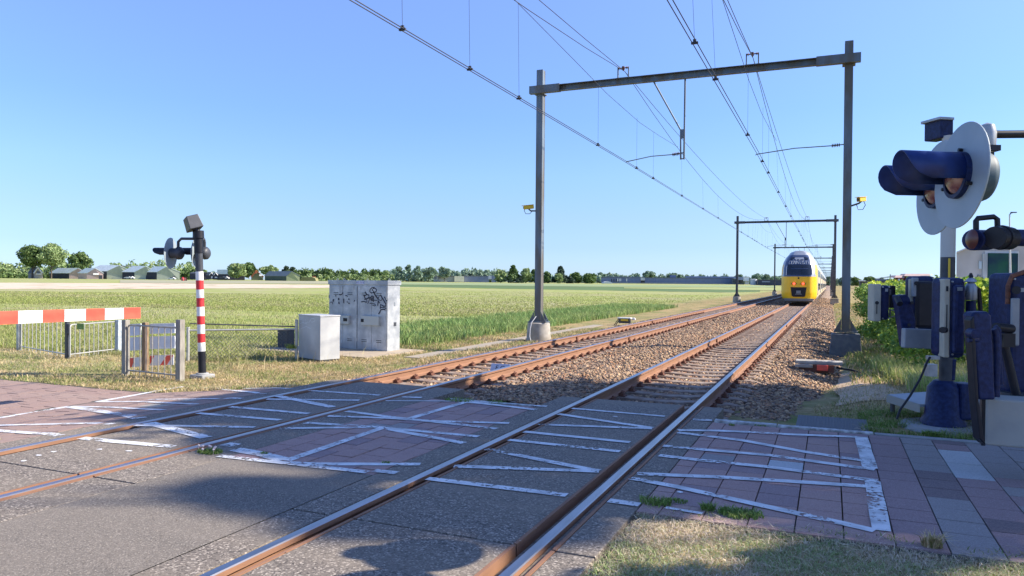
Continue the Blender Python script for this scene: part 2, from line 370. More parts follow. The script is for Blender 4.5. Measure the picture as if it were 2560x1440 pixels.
ys = [-40, -20, -10, -4]+[q for q in geo(-1, 3200, .35, 1.045)]
def ground_sheet(xs, ys_, zf):
    V = np.array([[x, y, zf(x, y)] for y in ys_ for x in xs]); nx = len(xs)
    Fq = np.array([[j*nx+i, j*nx+i+1, (j+1)*nx+i+1, (j+1)*nx+i] for j in range(len(ys_)-1) for i in range(nx-1)]); return V, Fq
xs = xl+[-7.572, -4.5, -1.25]+xr
xs = sorted(set(xs))
def gz(x, y):
    if -7.575 < x < -1.245: return -.62
    n = .012*math.sin(x*3.1+y*1.7)+.012*math.sin(x*1.3-y*2.9)
    lo = .05 if (y < 9.25 and (x < -7.5 or (x > -1.3 and y > 5.2)) and x < 12) else .01
    return ground_h(x, y)-lo+(n if lo < .03 else 0)
V, Fq = ground_sheet(xs, ys, gz)
gr = npmesh('ground', V, Fq, C['field'], smooth=False); tag(gr, kind='structure')

# field strips: bands of crop and bare soil far off, laid just over the ground
def strip(name, top, bot, m, off):
    """top / bot: photo points along the far and near edge, placed where those rays meet the ground"""
    vs, fs = [], []; n = 60
    def at(pl, t):
        xa, xb = pl[0][0], pl[-1][0]; x = xa+(xb-xa)*t
        for (x0, y0), (x1, y1) in zip(pl, pl[1:]):
            if x <= x1+1e-6: return x, y0+(y1-y0)*(x-x0)/(x1-x0)
        return pl[-1]
    for i in range(n+1):
        a = G(*at(top, i/n), off); b = G(*at(bot, i/n), off)
        for k in range(7):
            q = b.lerp(a, k/6); vs.append((q.x, q.y, g(q.x, q.y)+off))
    for i in range(n):
        for k in range(6): fs.append((i*7+k, (i+1)*7+k, (i+1)*7+k+1, i*7+k+1))
    o = MB().add(vs, fs).build(name, m, recalc=False); tag(o, kind='structure'); return o
m_beige = mat('dry_field', (.62, .49, .37), .95, col2=(.52, .42, .29), scale=.8, col3=(.2, .22, .09), scale3=.15, thr=(.56, .66), detail=8)
m_grey = mat('bare_field', (.33, .31, .2), .95, col2=(.28, .28, .16), scale=.05)
m_dk = mat('dark_crop', (.085, .15, .035), .95, col2=(.075, .13, .03), scale=.05, stretch=(.3, 1, 1))
m_lt = mat('pale_crop', (.2, .27, .11), .95, col2=(.24, .29, .13), scale=.05)
m_yl = mat('yellow_crop', (.3, .32, .1), .95, col2=(.26, .3, .1), scale=.05)
strip('dry_field', [(-160, 706), (400, 708), (830, 712.5)], [(-160, 723), (400, 722), (830, 719.5)], m_beige, .02)
strip('bare_field', [(300, 700), (830, 703)], [(300, 707), (830, 709.5)], m_grey, .05)
strip('dark_crop_field', [(830, 709.5), (1480, 717), (1830, 719.5), (1900, 720)], [(830, 713.5), (1480, 725.5), (1830, 731), (1900, 729)], m_dk, .02)
strip('pale_crop_field', [(830, 704), (1480, 711), (1940, 714.5)], [(830, 709), (1480, 716.5), (1940, 718.5)], m_lt, .05)
strip('yellow_crop_field', [(1560, 718.5), (1940, 719.5)], [(1560, 720.8), (1940, 726)], m_yl, .08)

# ------------------------------------------------------------------ road, panels, paths
road = MB()
ysr = [-12, -6, 0, 2, 4, 4.9]
def sheet(x0, x1, y0, y1, off, nx=1, ny=1):
    vs, fs = [], []
    for j in range(ny+1):
        for i in range(nx+1):
            x = x0+(x1-x0)*i/nx; y = y0+(y1-y0)*j/ny; vs.append((x, y, (g(x, y) if x < -7.57 else -.012)+off))
    for j in range(ny):
        for i in range(nx): fs.append((j*(nx+1)+i, j*(nx+1)+i+1, (j+1)*(nx+1)+i+1, (j+1)*(nx+1)+i))
    return vs, fs
road.add(*sheet(-5.12, -3.552, -12, 5.3, 0)); road.add(*sheet(-60, -7.575, -12, 4.3, .012, 12, 2)); road.add(*sheet(-7.575, -7.571, -12, 4.3, 0))
road.add([(-5.12, 5.3, -.012), (-3.552, 5.3, -.012), (-3.552, 5.3, -.2), (-5.12, 5.3, -.2)], [(0, 1, 2, 3)])
tag(road.build('road', C['asphalt'], recalc=False), kind='structure')
def panel(x0, x1, y0, y1, edges, label):
    t = thing('crossing_slab', ((x0+x1)/2, (y0+y1)/2, -.25), label, 'concrete panel', 'concrete panels of the level crossing')
    MB().box(((x0+x1)/2, (y0+y1)/2, -.131), (x1-x0-.004, y1-y0, .238)).build('slab', C['panel'], t, bevel=.006)
    for e in edges:
        x = x0 if e < 0 else x1; MB().box((x+e*.012, (y0+y1)/2, -.115), (.024, y1-y0, .214)).build('edge_strip', C['rust'], t)
names = {0: 'beyond the far track', 1: 'between the rails of the far track', 2: 'along the near side of the far track', 3: 'along the far side of the near track', 4: 'between the rails of the near track', 5: 'beside the footpath on the near track'}
px_ = [(-7.57, -7.262, []), (-7.10+.075, -5.79, [1]), (-5.628, -5.124, [-1]), (-3.55, -3.225, []), (-3.03, -1.79, [-1, 1]), (-1.555, -1.275, [-1])]
for i, (a, b, e) in enumerate(px_):
    for k, (y0, y1) in enumerate([(-5.5, 4.262), (4.282, 10.12)]):
        panel(a+(.024 if -1 in e else 0), b-(.024 if 1 in e else 0), y0, y1, e, ('dark concrete crossing panel %s, %s' % (names[i], 'nearest the camera' if k == 0 else 'reaching to the ballast')))
# fillers beside the rail heads
fl = MB()
for c in (LTc, RTc):
    for s in (-1, 1):
        x = c+s*HG; xo = (x+s*.037); fl.box((x+s*.062, 2.2, -.16), (.045, 15.6, .24)) ; fl.box((x-s*.08, 2.2, -.2), (.08, 15.6, .26))
tag(fl.build('flangeway_filling', mat('flangeway', (.23, .2, .16), .9, col2=(.12, .1, .08), scale=20, bump=.3)), kind='structure')

# tiles ------------------------------------------------------------
def tiles(name, cols, rows, zf, pick, gap, mats, stag=0., jit=.002):
    mb = MB()
    for ci, (x0, x1) in enumerate(cols):
        for ri, (y0, y1) in enumerate(rows(ci)):
            mi = pick(ci, ri, (x0+x1)/2, (y0+y1)/2)
            if mi is None: continue
            dz = random.uniform(-jit, jit); tx = random.uniform(-jit, jit); a, b, c_, d = x0+gap/2, x1-gap/2, y0+gap/2, y1-gap/2
            P = [(a, c_), (b, c_), (b, d), (a, d)]
            top = [Vector((p[0], p[1], zf(*p)+dz+tx*(1 if k in (1, 2) else -1)*.5)) for k, p in enumerate(P)]; low = [v-Vector((0, 0, .03)) for v in top]
            mb.add(top+low, [(0, 1, 2, 3), (0, 4, 5, 1), (1, 5, 6, 2), (2, 6, 7, 3), (3, 7, 4, 0)], mi)
    return mb
TM = [C['tile'], C['tile2'], C['tilegrey'], C['tilelight'], C['tiledark']]
zpath = lambda x, y: -.012
jn = MB()
jn.add(*sheet(-5.12, -3.552, 5.3, 9.12, -.012)); jn.add([(x, y, z-.013) for x, y, z in sheet(-1.272, 8, 5.2, 9.06, 0)[0]], [(0, 1, 2, 3)])
jb, jf = sheet(-24, -7.572, 4.4, 9.2, 0, 24, 4); jn.add([(x, y, g(x, y)-.014) for x, y, z in jb], jf)
jo = jn.build('footpath', C['joint'], recalc=False); tag(jo, kind='structure')
def edge(ymin, ymax, off, step=.3):
    o = []; y = ymin+off
    if off > .02: o.append((ymin, y))
    while y < ymax-.02: o.append((y, min(y+step, ymax))); y += step
    return o
# right-hand path
cols = [(-1.27, -1.11)]+[(-1.11+.303*i, -1.11+.303*(i+1)) for i in range(22)]
def near_edge(x): return 5.6-.05*(x+1.2) if x < .4 else 5.35
def pr(ci, ri, x, y):
    if y < near_edge(x)-.2: return None
    if abs(x+.95) < .16 and abs(y-7.15) < .2: return 2
    if abs(x+.34) < .16 and abs(y-7.15) < .2: return 3
    if x > .45:
        if 1.0 < x < 1.3: return 3 if 7.3 < y < 8.5 else (1 if random.random() < .6 else 4)
        if .7 < x < 1.0: return 2 if (y > 7.4 or y < 6.5) else random.choice([4, 3, 4])
        if x >= 1.3: return 2 if y > 7.6 else random.choice([4, 2, 1, 1])
        return 1
    return random.choice([0, 0, 0, 1])
rt = tiles('t', cols, lambda ci: edge(5.25, 9.03, 0 if ci < 6 else (.15 if ci % 2 else .0)), zpath, pr, .010, TM)
rt.build('right_tiles', TM, jo).name = 'paving_tiles'
ccols = [(-5.12+.2613*i, -5.12+.2613*(i+1)) for i in range(6)]
def pc(ci, ri, x, y):
    if abs(x+4.6) < .14 and abs(y-7.17) < .12: return 2
    return random.choice([0, 0, 0, 1])
tiles('t', ccols, lambda ci: edge(5.3, 9.1, .15*(ci % 2)), zpath, pc, .013, TM, jit=.0035).build('paving_tiles', TM, jo)
lcols = [(-7.575-.3*(i+1), -7.575-.3*i) for i in range(54)]
def pl_(ci, ri, x, y):
    if y < 5.25+.02*random.random() and x < -8.2: return None if y < 4.9+.35*sm((-x-8)/2) else 0
    if abs(x+8.6) < .3 and 7.2 < y < 7.5: return 2
    if abs(x+8.3) < .16 and abs(y-8.0) < .16: return 2
    return 0 if x > -9.4 or random.random() < .9 else 1
for nm, mm in (('a', None),):
    tiles('t', lcols, lambda ci: edge(4.75, 9.05, .15*(ci % 2)), lambda x, y: g(x, y)+.001, pl_, .011, TM, jit=.003).build('paving_tiles', [C['tileleft'], C['tileleft'], mat('worn_grey_tile', (.36, .33, .27), .9), C['tilelight'], C['tiledark']], jo)

# painted lines ------------------------------------------------------------
LN = [ # points in the photograph, width in metres
 ([(243,1005),(464,966)],.1), ([(243,1005),(350,1004.5),(492,1011)],.1), ([(0,1045),(107,1027.5),(173,1016.6)],.1), ([(-60,1054),(-1,1045)],.1),
 ([(179,1018),(280,1033),(350,1046.5)],.16), ([(175,1016.6),(284,1019),(409,1025.8)],.1), ([(-60,1066),(0,1064),(140,1060.8),(284,1060.8)],.1), ([(-50,1072),(0,1078),(87,1084),(150,1090)],.12),
 ([(372,999.5),(547,997.5)],.1), ([(562,997),(606,997)],.1), ([(506,969),(575,976),(660,985.6)],.1), ([(612,971.5),(730,972)],.1),
 ([(338,1064),(637,1069)],.1), ([(372,1058),(516,1095)],.15), ([(203,1096),(290,1105),(435,1118)],.12), ([(494,1033.6),(700,1051)],.1), ([(575,1018),(772,1035)],.1), ([(667,998.7),(898,1001.5)],.1),
 ([(695,991),(832,1018.5)],.13), ([(773,977),(949,989)],.1),
 ([(699,1072),(938,1069)],.09), ([(762,1058),(938,1068),(1041,1078),(1196,1092.5)],.1), ([(971,1074),(1160,1109)],.1), ([(955,1071),(716,1153)],.1),
 ([(563,1111),(591,1115)],.14), ([(587,1124.5),(652,1136),(711,1151)],.15), ([(547,1141),(722,1160),(919,1182)],.09), ([(720,1158),(783,1161.5),(1051,1162)],.1), ([(935,1177.5),(992,1184)],.1),
 ([(819,1041),(964,1046),(1092,1054),(1273,1059)],.1), ([(866,1029),(989,1045),(1242,1073)],.1), ([(1015,1050),(1167,1005)],.1), ([(964,1003),(1167,1004),(1340,1015)],.06), ([(1167,1006),(1247,1014),(1340,1025.4)],.1), ([(1000,993),(1054,995)],.1),
 ([(1330,1014.5),(1367,1017)],.1), ([(1430,1022),(1662,1042)],.09), ([(1395,1036),(1630,1071)],.1), ([(1340,1062),(1630,1072.5)],.1), ([(1310,1080.5),(1575,1107)],.1), ([(1272,1101),(1550,1130)],.1),
 ([(1217,1124),(1432,1167),(1497,1179)],.1), ([(1135,1167),(1497,1180)],.1), ([(1068,1198),(1417,1240)],.1),
 ([(1732,1050),(1780,1052)],.1), ([(1695,1077),(1792,1078),(1878,1081.6),(1967,1087),(2044,1090),(2145,1094)],.1), ([(1694,1082.5),(1854,1102),(2014,1131.5),(2184,1157)],.1),
 ([(1658,1116),(1759,1125.6),(1925,1140),(2187,1176)],.1), ([(1648,1140),(1741,1151),(1916,1168.6),(2193,1204)],.1), ([(1593,1186),(1807,1195),(2003,1207),(2172,1218)],.1),
 ([(1576.5,1197),(1688,1218),(1887,1262),(2109,1311),(2187,1329)],.1), ([(1521.6,1253),(1599,1264)],.1), ([(2153,1094),(2175,1172)],.13), ([(2181,1204),(2204,1329)],.12), ([(1664,1271),(1756,1286)],.05)]
def onroad(px, py):
    p = PZ(px, py, -.012)
    return p if p.x > -7.57 else G(px, py)
for i, (pts, w) in enumerate(LN):
    P = [onroad(*p) for p in pts]; Q = []
    for a, b in zip(P, P[1:]):
        n = max(2, int((b-a).length/.3)); Q += [a.lerp(b, k/n) for k in range(n)]
    Q.append(P[-1])
    Q = [Vector((q.x, q.y, (g(q.x, q.y) if q.x < -7.57 else -.012))) for q in Q]
    mb = MB(); ribbon(mb, Q, [w*random.uniform(.94, 1.05) for _ in Q], UP, .0056+.00005*i); mb.build('painted_line', C['paint'], jo, recalc=False)
# little white chips on the inner panel
for i in range(8):
    pass
for (x, y) in [(98, 1138), (134, 1129), (249, 1123), (60, 1152), (322, 1127), (1538, 1041), (1700, 1230)]:
    p = PZ(x, y, -.009); a = random.uniform(0, 3); r_ = .03
    MB().add([p+Vector((math.cos(a+t*1.05)*r_*random.uniform(.6, 1.5), math.sin(a+t*1.05)*r_*random.uniform(.5, 1), .001)) for t in range(6)], [(0, 1, 2, 3, 4, 5)]).build('painted_line', C['white'], jo, recalc=False)
# kerb stones along the far edge of the path
def kerb(x0, x1, y, h, label, m, w=.1):
    o = MB().box(((x0+x1)/2, y, h-.1), (x1-x0, w, .2)).build('kerb_stone', m, bevel=.008); tag(o, label, 'kerb stone', 'kerb stones edging the footpath'); return o
m_kw = mat('white_kerb', (.6, .61, .6), .8, col2=(.25, .24, .22), scale=14, amt=.5)
kerb(-1.25, -.55, 9.1, .012, 'whitewashed kerb stone next to the crossing panel', m_kw); kerb(-.54, .46, 9.1, .006, 'whitewashed kerb stone in front of the rubber mat', m_kw)
kerb(.47, 1.47, 9.12, -.004, 'mossy grey kerb stone between tiles and signal foot', C['concrete_grey']); kerb(1.48, 2.6, 9.12, .0, 'grey kerb stone running behind the concrete counterweight', C['concrete_grey'])
kerb(-4.9, -3.6, 9.16, 0., 'white edged kerb stone between the tracks at the ballast', m_kw, .07)
mt = MB().box((0.03, 9.62, -.035), (.76, .78, .05)); 
for k in range(24): mt.box((-.34+.033*k+.0, 9.62, -.0085), (.014, .76, .006))
o = mt.build('rubber_mat', C['tread'], bevel=.003); tag(o, 'dark ribbed mat lying behind the white kerb', 'mat')
# ------------------------------------------------------------------ ballast, rails, sleepers
bp = [(-9.3, -.5), (-8.8, -.36), (-8.15, -.235), (-7.9, -.205), (-7.45, -.21), (-7.1, -.245), (-5.8, -.245), (-5.45, -.21), (-5.0, -.2), (-4.42, -.14), (-3.8, -.19), (-3.4, -.21), (-3.05, -.245), (-1.75, -.245), (-1.4, -.225), (-.85, -.215), (-.55, -.23), (.0, -.34), (.5, -.46)]
def bz(x):
    for (a, za), (b, zb) in zip(bp, bp[1:]):
        if a <= x <= b: return za+(zb-za)*(x-a)/(b-a)
    return -.5
bx = [-9.3+.1225*i for i in range(81)]; by = [10.13]+geo(10.2, 1500, .12, 1.02)
def bzz(x, y): return bz(x)+.012*math.sin(x*9+y*5)*math.sin(y*7-x*4)+.01*math.sin(x*23+y*17)-(0 if y < 200 else 0)
V, Fq = ground_sheet(bx, by, bzz)
ball = npmesh('ballast', V, Fq, C['bed']); tag(ball, kind='structure')
MBf = MB(); MBf.quad((-9.3, 10.13, -.2), (.5, 10.13, -.2), (.5, 10.13, -.65), (-9.3, 10.13, -.65))
RP = [(-.07, -.172), (.07, -.172), (.07, -.16), (.016, -.138), (.0095, -.125), (.0095, -.058), (.036, -.04), (.036, -.007), (.029, 0), (-.029, 0), (-.036, -.007), (-.036, -.04), (-.0095, -.058), (-.0095, -.125), (-.016, -.138), (-.07, -.16)]
def rail(c, x, label):
    mb = MB(); n = len(RP); Y = [-8, 400, 1400]
    for a, b in zip(Y, Y[1:]):
        vs = [(x+p[0], a, p[1]) for p in RP]+[(x+p[0], b, p[1]) for p in RP]
        for i in range(n):
            j = (i+1) % n; mb.add([vs[i], vs[j], vs[n+j], vs[n+i]], [(0, 1, 2, 3)], 1 if i in (8,) else 0)
    o = mb.build('rail', [C['rust'], C['steel']], c); o['label'] = label; return o
slp = [(-1.26, -.235), (-1.05, -.19), (-.5, -.185), (-.25, -.205), (.25, -.205), (.5, -.185), (1.05, -.19), (1.26, -.235)]
def sleeper(parent, y, fast):
    top = [Vector((x, -.125, z)) for x, z in slp]; low = [Vector((1.26, -.14, -.4)), Vector((-1.26, -.14, -.4))]
    o = MB().prism(top+low, (0, .25, 0)).build('sleeper', C['sleeper'], None, bevel=.012, seg=1); return o
proto_s = None; proto_f = None
def fastening():
    mb = MB()
    mb.box((0, 0, -.176), (.36, .15, .014))
    for s in (-1, 1):
        mb.box((s*.115, 0, -.155), (.07, .13, .04)); mb.cyl((s*.115, 0, -.17), (s*.115, 0, -.095), .017, n=8); mb.tube([(s*.07, -.05, -.15), (s*.12, -.06, -.118), (s*.15, 0, -.11), (s*.12, .06, -.118), (s*.07, .05, -.15)], .012, 6)
    return mb.build('fastening', C['rustdark'], None)
def track(c, y0, label):
    global proto_s, proto_f
    t = thing('railway_track', (c, 0, 0), label, 'railway track')
    rail(t, c-HG, None) if False else None
    for s in (-1, 1):
        mb = MB(); n = len(RP); Y = [-8, 12, 40, 400, 1400]; x = c+s*HG
        for a, b in zip(Y, Y[1:]):
            vs = [(x+p[0], a, p[1]) for p in RP]+[(x+p[0], b, p[1]) for p in RP]
            for i in range(n):
                j = (i+1) % n; mb.add([vs[i], vs[j], vs[n+j], vs[n+i]], [(0, 1, 2, 3)], 1 if i in (7, 8, 9) else 0)
        mb.build('rail', [C['rust'], C['steel']], t, recalc=False)
    ysl = [y0+.6*i for i in range(0, 480)]
    for i, y in enumerate(ysl[:100]):
        if proto_s is None: proto_s = sleeper(None, 0, True); proto_f = fastening(); o = proto_s; f1 = proto_f
        else: o = proto_s.copy(); COL.objects.link(o)
        o.parent = t; o.location = (random.uniform(-.01, .01), y, random.uniform(-.004, .004))
        if i < 60:
            for s in (-1, 1):
                f = proto_f if (proto_f.parent is None) else proto_f.copy()
                if f is not proto_f: COL.objects.link(f)
                f.parent = o; f.location = (s*HG, 0, 0)
    mb = MB()
    for y in ysl[100:]: mb.box((c, y, -.24), (2.5, .25, .1))
    tag(mb.build('far_sleepers', C['sleeper'], t, recalc=False), kind='stuff')
    return t
TL = track(LTc, 10.75, 'empty far track left of the train, rusty rails on concrete sleepers')
TR = track(RTc, 10.42, 'near track that the yellow train stands on, rusty rails on concrete sleepers')
# insulated joints on the far track
for t, x, pxy in ((TL, LTc-HG, (1441, 848)), (TL, LTc+HG, (1571, 848)), (TL, LTc-HG, (1630, 808)), (TL, LTc+HG, (1718, 806)), (TR, RTc+HG, (1965, 815)), (TR, RTc-HG, (1790, 845))):
    y = PX(*pxy, x).y; MB().box((x+.022, y, -.09), (.05, .12, .1)).box((x-.022, y, -.09), (.05, .12, .1)).box((x, y, -.02), (.078, .02, .045)).build('rail_joint', C['rustdark'], t)
# small enamel plate between the far rails
p = PX(1250, 913, LTc+.28); pt = thing('marker_plate', (p.x, p.y, -.2), 'small blue grey plate lettered F C between the far rails', 'plate')
ax = (Vector((1, 0, 0)), Vector((0, .5, .87)).normalized(), Vector((0, -.87, .5)).normalized())
MB().box((p.x, p.y, -.13), (.42, .2, .012), ax).build('plate', mat('plate_blue', (.42, .47, .56), .6), pt, bevel=.004)
text_obj('lettering', 'F C', .14, C['black'], pt, Vector((p.x, p.y, -.13))+ax[2]*.008, ax[0], ax[1], .001)
MB().box((p.x, p.y+.05, -.18), (.06, .06, .1)).build('foot', C['rustdark'], pt)

# ballast stones
def cubes(P, s, tint, name, m, squash=.7):
    n = len(P); c = np.array([[-1, -1, -1], [1, -1, -1], [1, 1, -1], [-1, 1, -1], [-1, -1, 1], [1, -1, 1], [1, 1, 1], [-1, 1, 1]], float)
    v = c[None]*(.55+.45*rng.random((n, 8, 3))); v *= s[:, None, None]*(.7+.6*rng.random((n, 1, 3)))
    a = rng.normal(size=(n, 3, 3)); q, _ = np.linalg.qr(a); v = np.einsum('nij,nkj->nki', q, v); v[:, :, 2] *= squash; v += P[:, None, :]
    f = np.array([[3, 2, 1, 0], [4, 5, 6, 7], [0, 1, 5, 4], [1, 2, 6, 5], [2, 3, 7, 6], [3, 0, 4, 7]])
    Fq = (f[None]+8*np.arange(n)[:, None, None]).reshape(-1, 4); return npmesh(name, v.reshape(-1, 3), Fq, m, np.repeat(tint, 6, 0))
def pal(n, cols, var=.18):
    c = np.array(cols)[rng.integers(0, len(cols), n)]; return np.clip(c*(1+var*rng.normal(size=(n, 1))), .005, 1)
def stones(n, y0, y1, smin, smax, name, pw=1.6):
    u = rng.random(n); a = 1-pw; Y = (y0**a+u*(y1**a-y0**a))**(1/a); X = rng.uniform(-9.05, .25, n)
    keep = np.ones(n, bool)
    for c, ys0 in ((LTc, 10.75), (RTc, 10.42)):
        d = np.abs(X-c); ph = np.abs(((Y-ys0+.3) % .6)-.3)
        keep &= ~((np.abs(d-HG) < .11)); keep &= ~((d < 1.27) & (ph < .145) & (rng.random(n) < (.99 if smin < .03 else .97)))
    X, Y = X[keep], Y[keep]; n = len(X); Z = np.array([bz(x) for x in X]); s = rng.uniform(smin, smax, n)
    t = pal(n, [(.36, .24, .145), (.26, .175, .11), (.48, .34, .21), (.14, .095, .065), (.38, .21, .12), (.3, .215, .15), (.21, .16, .125)])
    return cubes(np.stack([X, Y, Z+s*rng.uniform(-.15, .7, n)], 1), s, t, name, C['stone'])
tag(stones(100000, 10.15, 34, .013, .033, 'ballast_stones'), kind='stuff')
tag(stones(34000, 30, 110, .022, .048, 'ballast_stones', 1.3), kind='stuff')
# ================================================================== RAILWAY FURNITURE
# portals ----------------------------------------------------------
PXL, PXR, ZB = -8.9, .42, 7.97
def hpost(x, top):
    mb = MB(); w, d = .22, .24
    mb.box((x, 0, (top+.3)/2), (w-.012, d-.012, top-.3))
    for a in (-1, 1): mb.box((x, a*(d/2-.008), (top+.3)/2-.005), (w, .016, top-.31))
    for k in range(3): mb.box((x, 0, 2+k*2.2), (w-.005, d-.005, .05))
    return mb
def portal_parts(root, m, label_detail=True, foot=(1, 1), near=True):
    L = root.location
    def B(mb, n, mm, par=root, **k):
        mb.v = [v+parent_world(root) for v in mb.v]; return mb.build(n, mm, par, **k)
    for s, x, top in ((-1, PXL, 8.66), (1, PXR, 8.5)):
        po = B(hpost(x, top), 'post', m)
        mb = MB(); mb.box((x, 0, .31), (.62, .5, .03))
        for a in (-1, 1):
            mb.prism([(x+a*.12, -.14, .32), (x+a*.3, -.14, .32), (x+a*.12, -.14, .66)], (0, .014, 0)); mb.prism([(x+a*.12, .13, .32), (x+a*.3, .13, .32), (x+a*.12, .13, .66)], (0, .014, 0))
            mb.cyl((x+a*.25, 0, .3), (x+a*.25, 0, .4), .02, n=8)
        B(mb, 'foot_plate', m)
        if s < 0: mb = MB().lathe((x, 0, -.5), UP, [(.43, 0), (.40, .35), (.375, .7), (.365, .77), (.33, .79)], 28)
        else: mb = MB().box((x, 0, -.14), (.86, .8, .78), taper=.86)
        B(mb, 'footing', C['concrete'] if (s < 0 or not near) else mat('shaded_concrete', (.10, .11, .13), .9, col2=(.15, .16, .17), scale=6), bevel=0 if s < 0 else .02)  # right footing of the nearest portal carries hedge shade in its colour
    mb = MB(); h, w = .21, .2; xa, xb = PXL-.28, PXR+.28
    for (a, b, hh) in ((xa, xb, h),):
        mb.box(((a+b)/2, -.13, ZB), (b-a, .014, hh)); mb.box(((a+b)/2, -.2, ZB+hh/2-.008), (b-a, .15, .016)); mb.box(((a+b)/2, -.2, ZB-hh/2+.008), (b-a, .15, .016))
    B(mb, 'crossbeam', m)
    for a, b, x in ((xa-.02, PXL+.75, PXL), (PXR-.85, xb+.02, PXR)): B(MB().box(((a+b)/2, -.215, ZB), (b-a, .17, .25)).box((x, 0, ZB-.12), (.34, .3, .03)), 'beam_clamp', m)
    # suspension frames with insulators on the beam
    for x in (-6.05, -2.17):
        mb = MB()
        for a in (-.17, .17): mb.box((x+a, -.2, ZB+.1+.17), (.03, .05, .34))
        mb.box((x, -.2, ZB+.115), (.42, .06, .02)); f = B(mb, 'suspension_frame', m)
        mb = MB().cyl((x-.17, -.2, ZB+.42), (x+.17, -.2, ZB+.42), .018, n=8)
        for a in (-.15, -.11, .11, .15): mb.lathe((x+a-.012, -.2, ZB+.42), (1, 0, 0), [(.02, 0), (.05, .008), (.02, .024)], 12)
        mb.box((x, -.2, ZB+.42), (.07, .1, .09)); mb.box((x, -.2, ZB+.36), (.03, .12, .04)); B(mb, 'insulator', C['rustdark'], f)
    # hanging bracket between the tracks
    mb = MB(); mb.cyl((-4.13, -.15, ZB-.1), (-4.14, -.15, 5.42), .028, n=8); mb.cyl((-5.09, -.15, ZB-.1), (-4.25, -.15, 6.32), .024, n=8); mb.cyl((-4.25, -.15, 6.32), (-4.24, -.15, 5.42), .024, n=8)
    mb.box((-4.19, -.15, 6.2), (.13, .03, .28)); mb.box((-4.19, -.15, 5.44), (.14, .04, .03)); mb.box((-4.19, -.15, 5.62), (.14, .04, .03)); B(mb, 'drop_bracket', m)
    for xa_, za, xe, ze in ((-4.19, 5.62, -5.95, 5.45), (PXR-.11, 5.59, -2.05, 5.45)):
        d = Vector((xe-xa_, 0, ze-za)); mb = MB(); A = Vector((xa_, -.12, za)); E_ = Vector((xe, -.12, ze)); u = (E_-A).normalized()
        mid = A.lerp(E_, .55)+Vector((0, 0, .05)); mb.tube([A+u*.3, mid, E_, E_+Vector((0, 0, -.03))], .014, 6); mb.cyl(A, A+u*.32, .016, n=6); mb.cyl(E_-u*.02, E_+Vector((.1, 0, .02)), .01, n=6); B(mb, 'steady_arm', m)
        mb = MB()
        for k in range(5): mb.lathe(A+u*(.1+.045*k), u, [(.025, 0), (.06, .012), (.025, .03)], 12)
        B(mb, 'insulator', C['rustdark'])
P0 = thing('catenary_portal', (0, 23, 0), 'nearest steel portal frame spanning both tracks, its left footing rounded', 'catenary portal', 'steel portal frames over the railway')
portal_parts(P0, C['mast'])
P1 = thing('catenary_portal', (0, 80, 0), 'second steel portal frame, between the nearest one and the front of the train', 'catenary portal', 'steel portal frames over the railway')
portal_parts(P1, C['mastdark'], near=False)
for i, lab in enumerate(['third portal frame, standing just behind the front of the yellow train', 'fourth portal frame, its beam above the roof of the train', 'fifth portal frame counted along the railway', 'sixth portal frame counted along the railway']+['small distant portal frame, one of the last in the row along the railway']*7):
    q = copy_tree(P1); q.location = (0, 137+57*i, 0); q['label'] = lab
# overhead line -----------------------------------------------------------
SUP = [-34+57*i for i in range(0, 15)]
def zz(i, base): return base+(.12 if i % 2 else -.1)
def line(c, xm, base, label):
    t = thing('overhead_line', (c, 0, 5.5), label, 'overhead line', 'overhead lines above the two tracks')
    def cw(y, off=0):
        i = (y-SUP[0])/57; k = int(i); f = i-k; return zz(k, base)*(1-f)+zz(k+1, base)*f+off
    Y = [SUP[0]+57*i/4. for i in range(0, 14*4+1)]
    for off in (-.035, .035): MB().tube([(cw(y, off), y, 5.5) for y in Y[:-1]], .0085, 5).build('contact_wire', C['wire'], t, recalc=False)
    def sag(y, s): d = ((y-SUP[0]) % 57)/57; return 8.33-4*s*d*(1-d)
    def mx(y): d = ((y-SUP[0]) % 57)/57; return xm+(base-xm)*min(1, 4*d*(1-d))
    Y = [SUP[0]+57*i/14. for i in range(0, 14*10)]
    MB().tube([(mx(y), y, sag(y, 1.6)) for y in Y], .0095, 5).build('messenger_wire', C['wire'], t, recalc=False)
    MB().tube([(xm+.12*math.sin((y-23)/57*math.pi), y, sag(y, .75)) for y in Y], .0095, 5).build('feeder_wire', C['wire'], t, recalc=False)
    for s in SUP[1:4]:
        a = [(-9, sag(s-9, 1.6)), (-5, 7.3), (-2, 7.15), (2, 7.12), (5, 7.25), (9, sag(s+9, 1.6))]; MB().tube([(mx(s+d)*.5+cw(s)*.5, s+d, z) for d, z in a], .007, 5).build('stitch_wire', C['wire'], t, recalc=False)
    n = 0
    for s in SUP[1:8]:
        for d in (-22, -17, -13.2, -10.9, -8.6, -2.9, 1.6, 4.2, 10.1, 16.2, 22):
            y = s+d; zt = sag(y, 1.6) if abs(d) > 8 else 7.2
            x = cw(y); mb = MB().cyl((x, y, 5.5), (mx(y) if abs(d) > 8 else x, y, zt), .0035, n=4)
            mb.box((x, y, 5.5), (.11, .04, .035)); mb.box((x, y, 5.53), (.05, .03, .06)); mb.build('dropper', C['wire'], t, recalc=False)
line(LTc, -6.05, -6.15, 'overhead wires hanging above the empty far track'); line(RTc, -2.17, -2.12, 'overhead wires hanging above the track of the train')
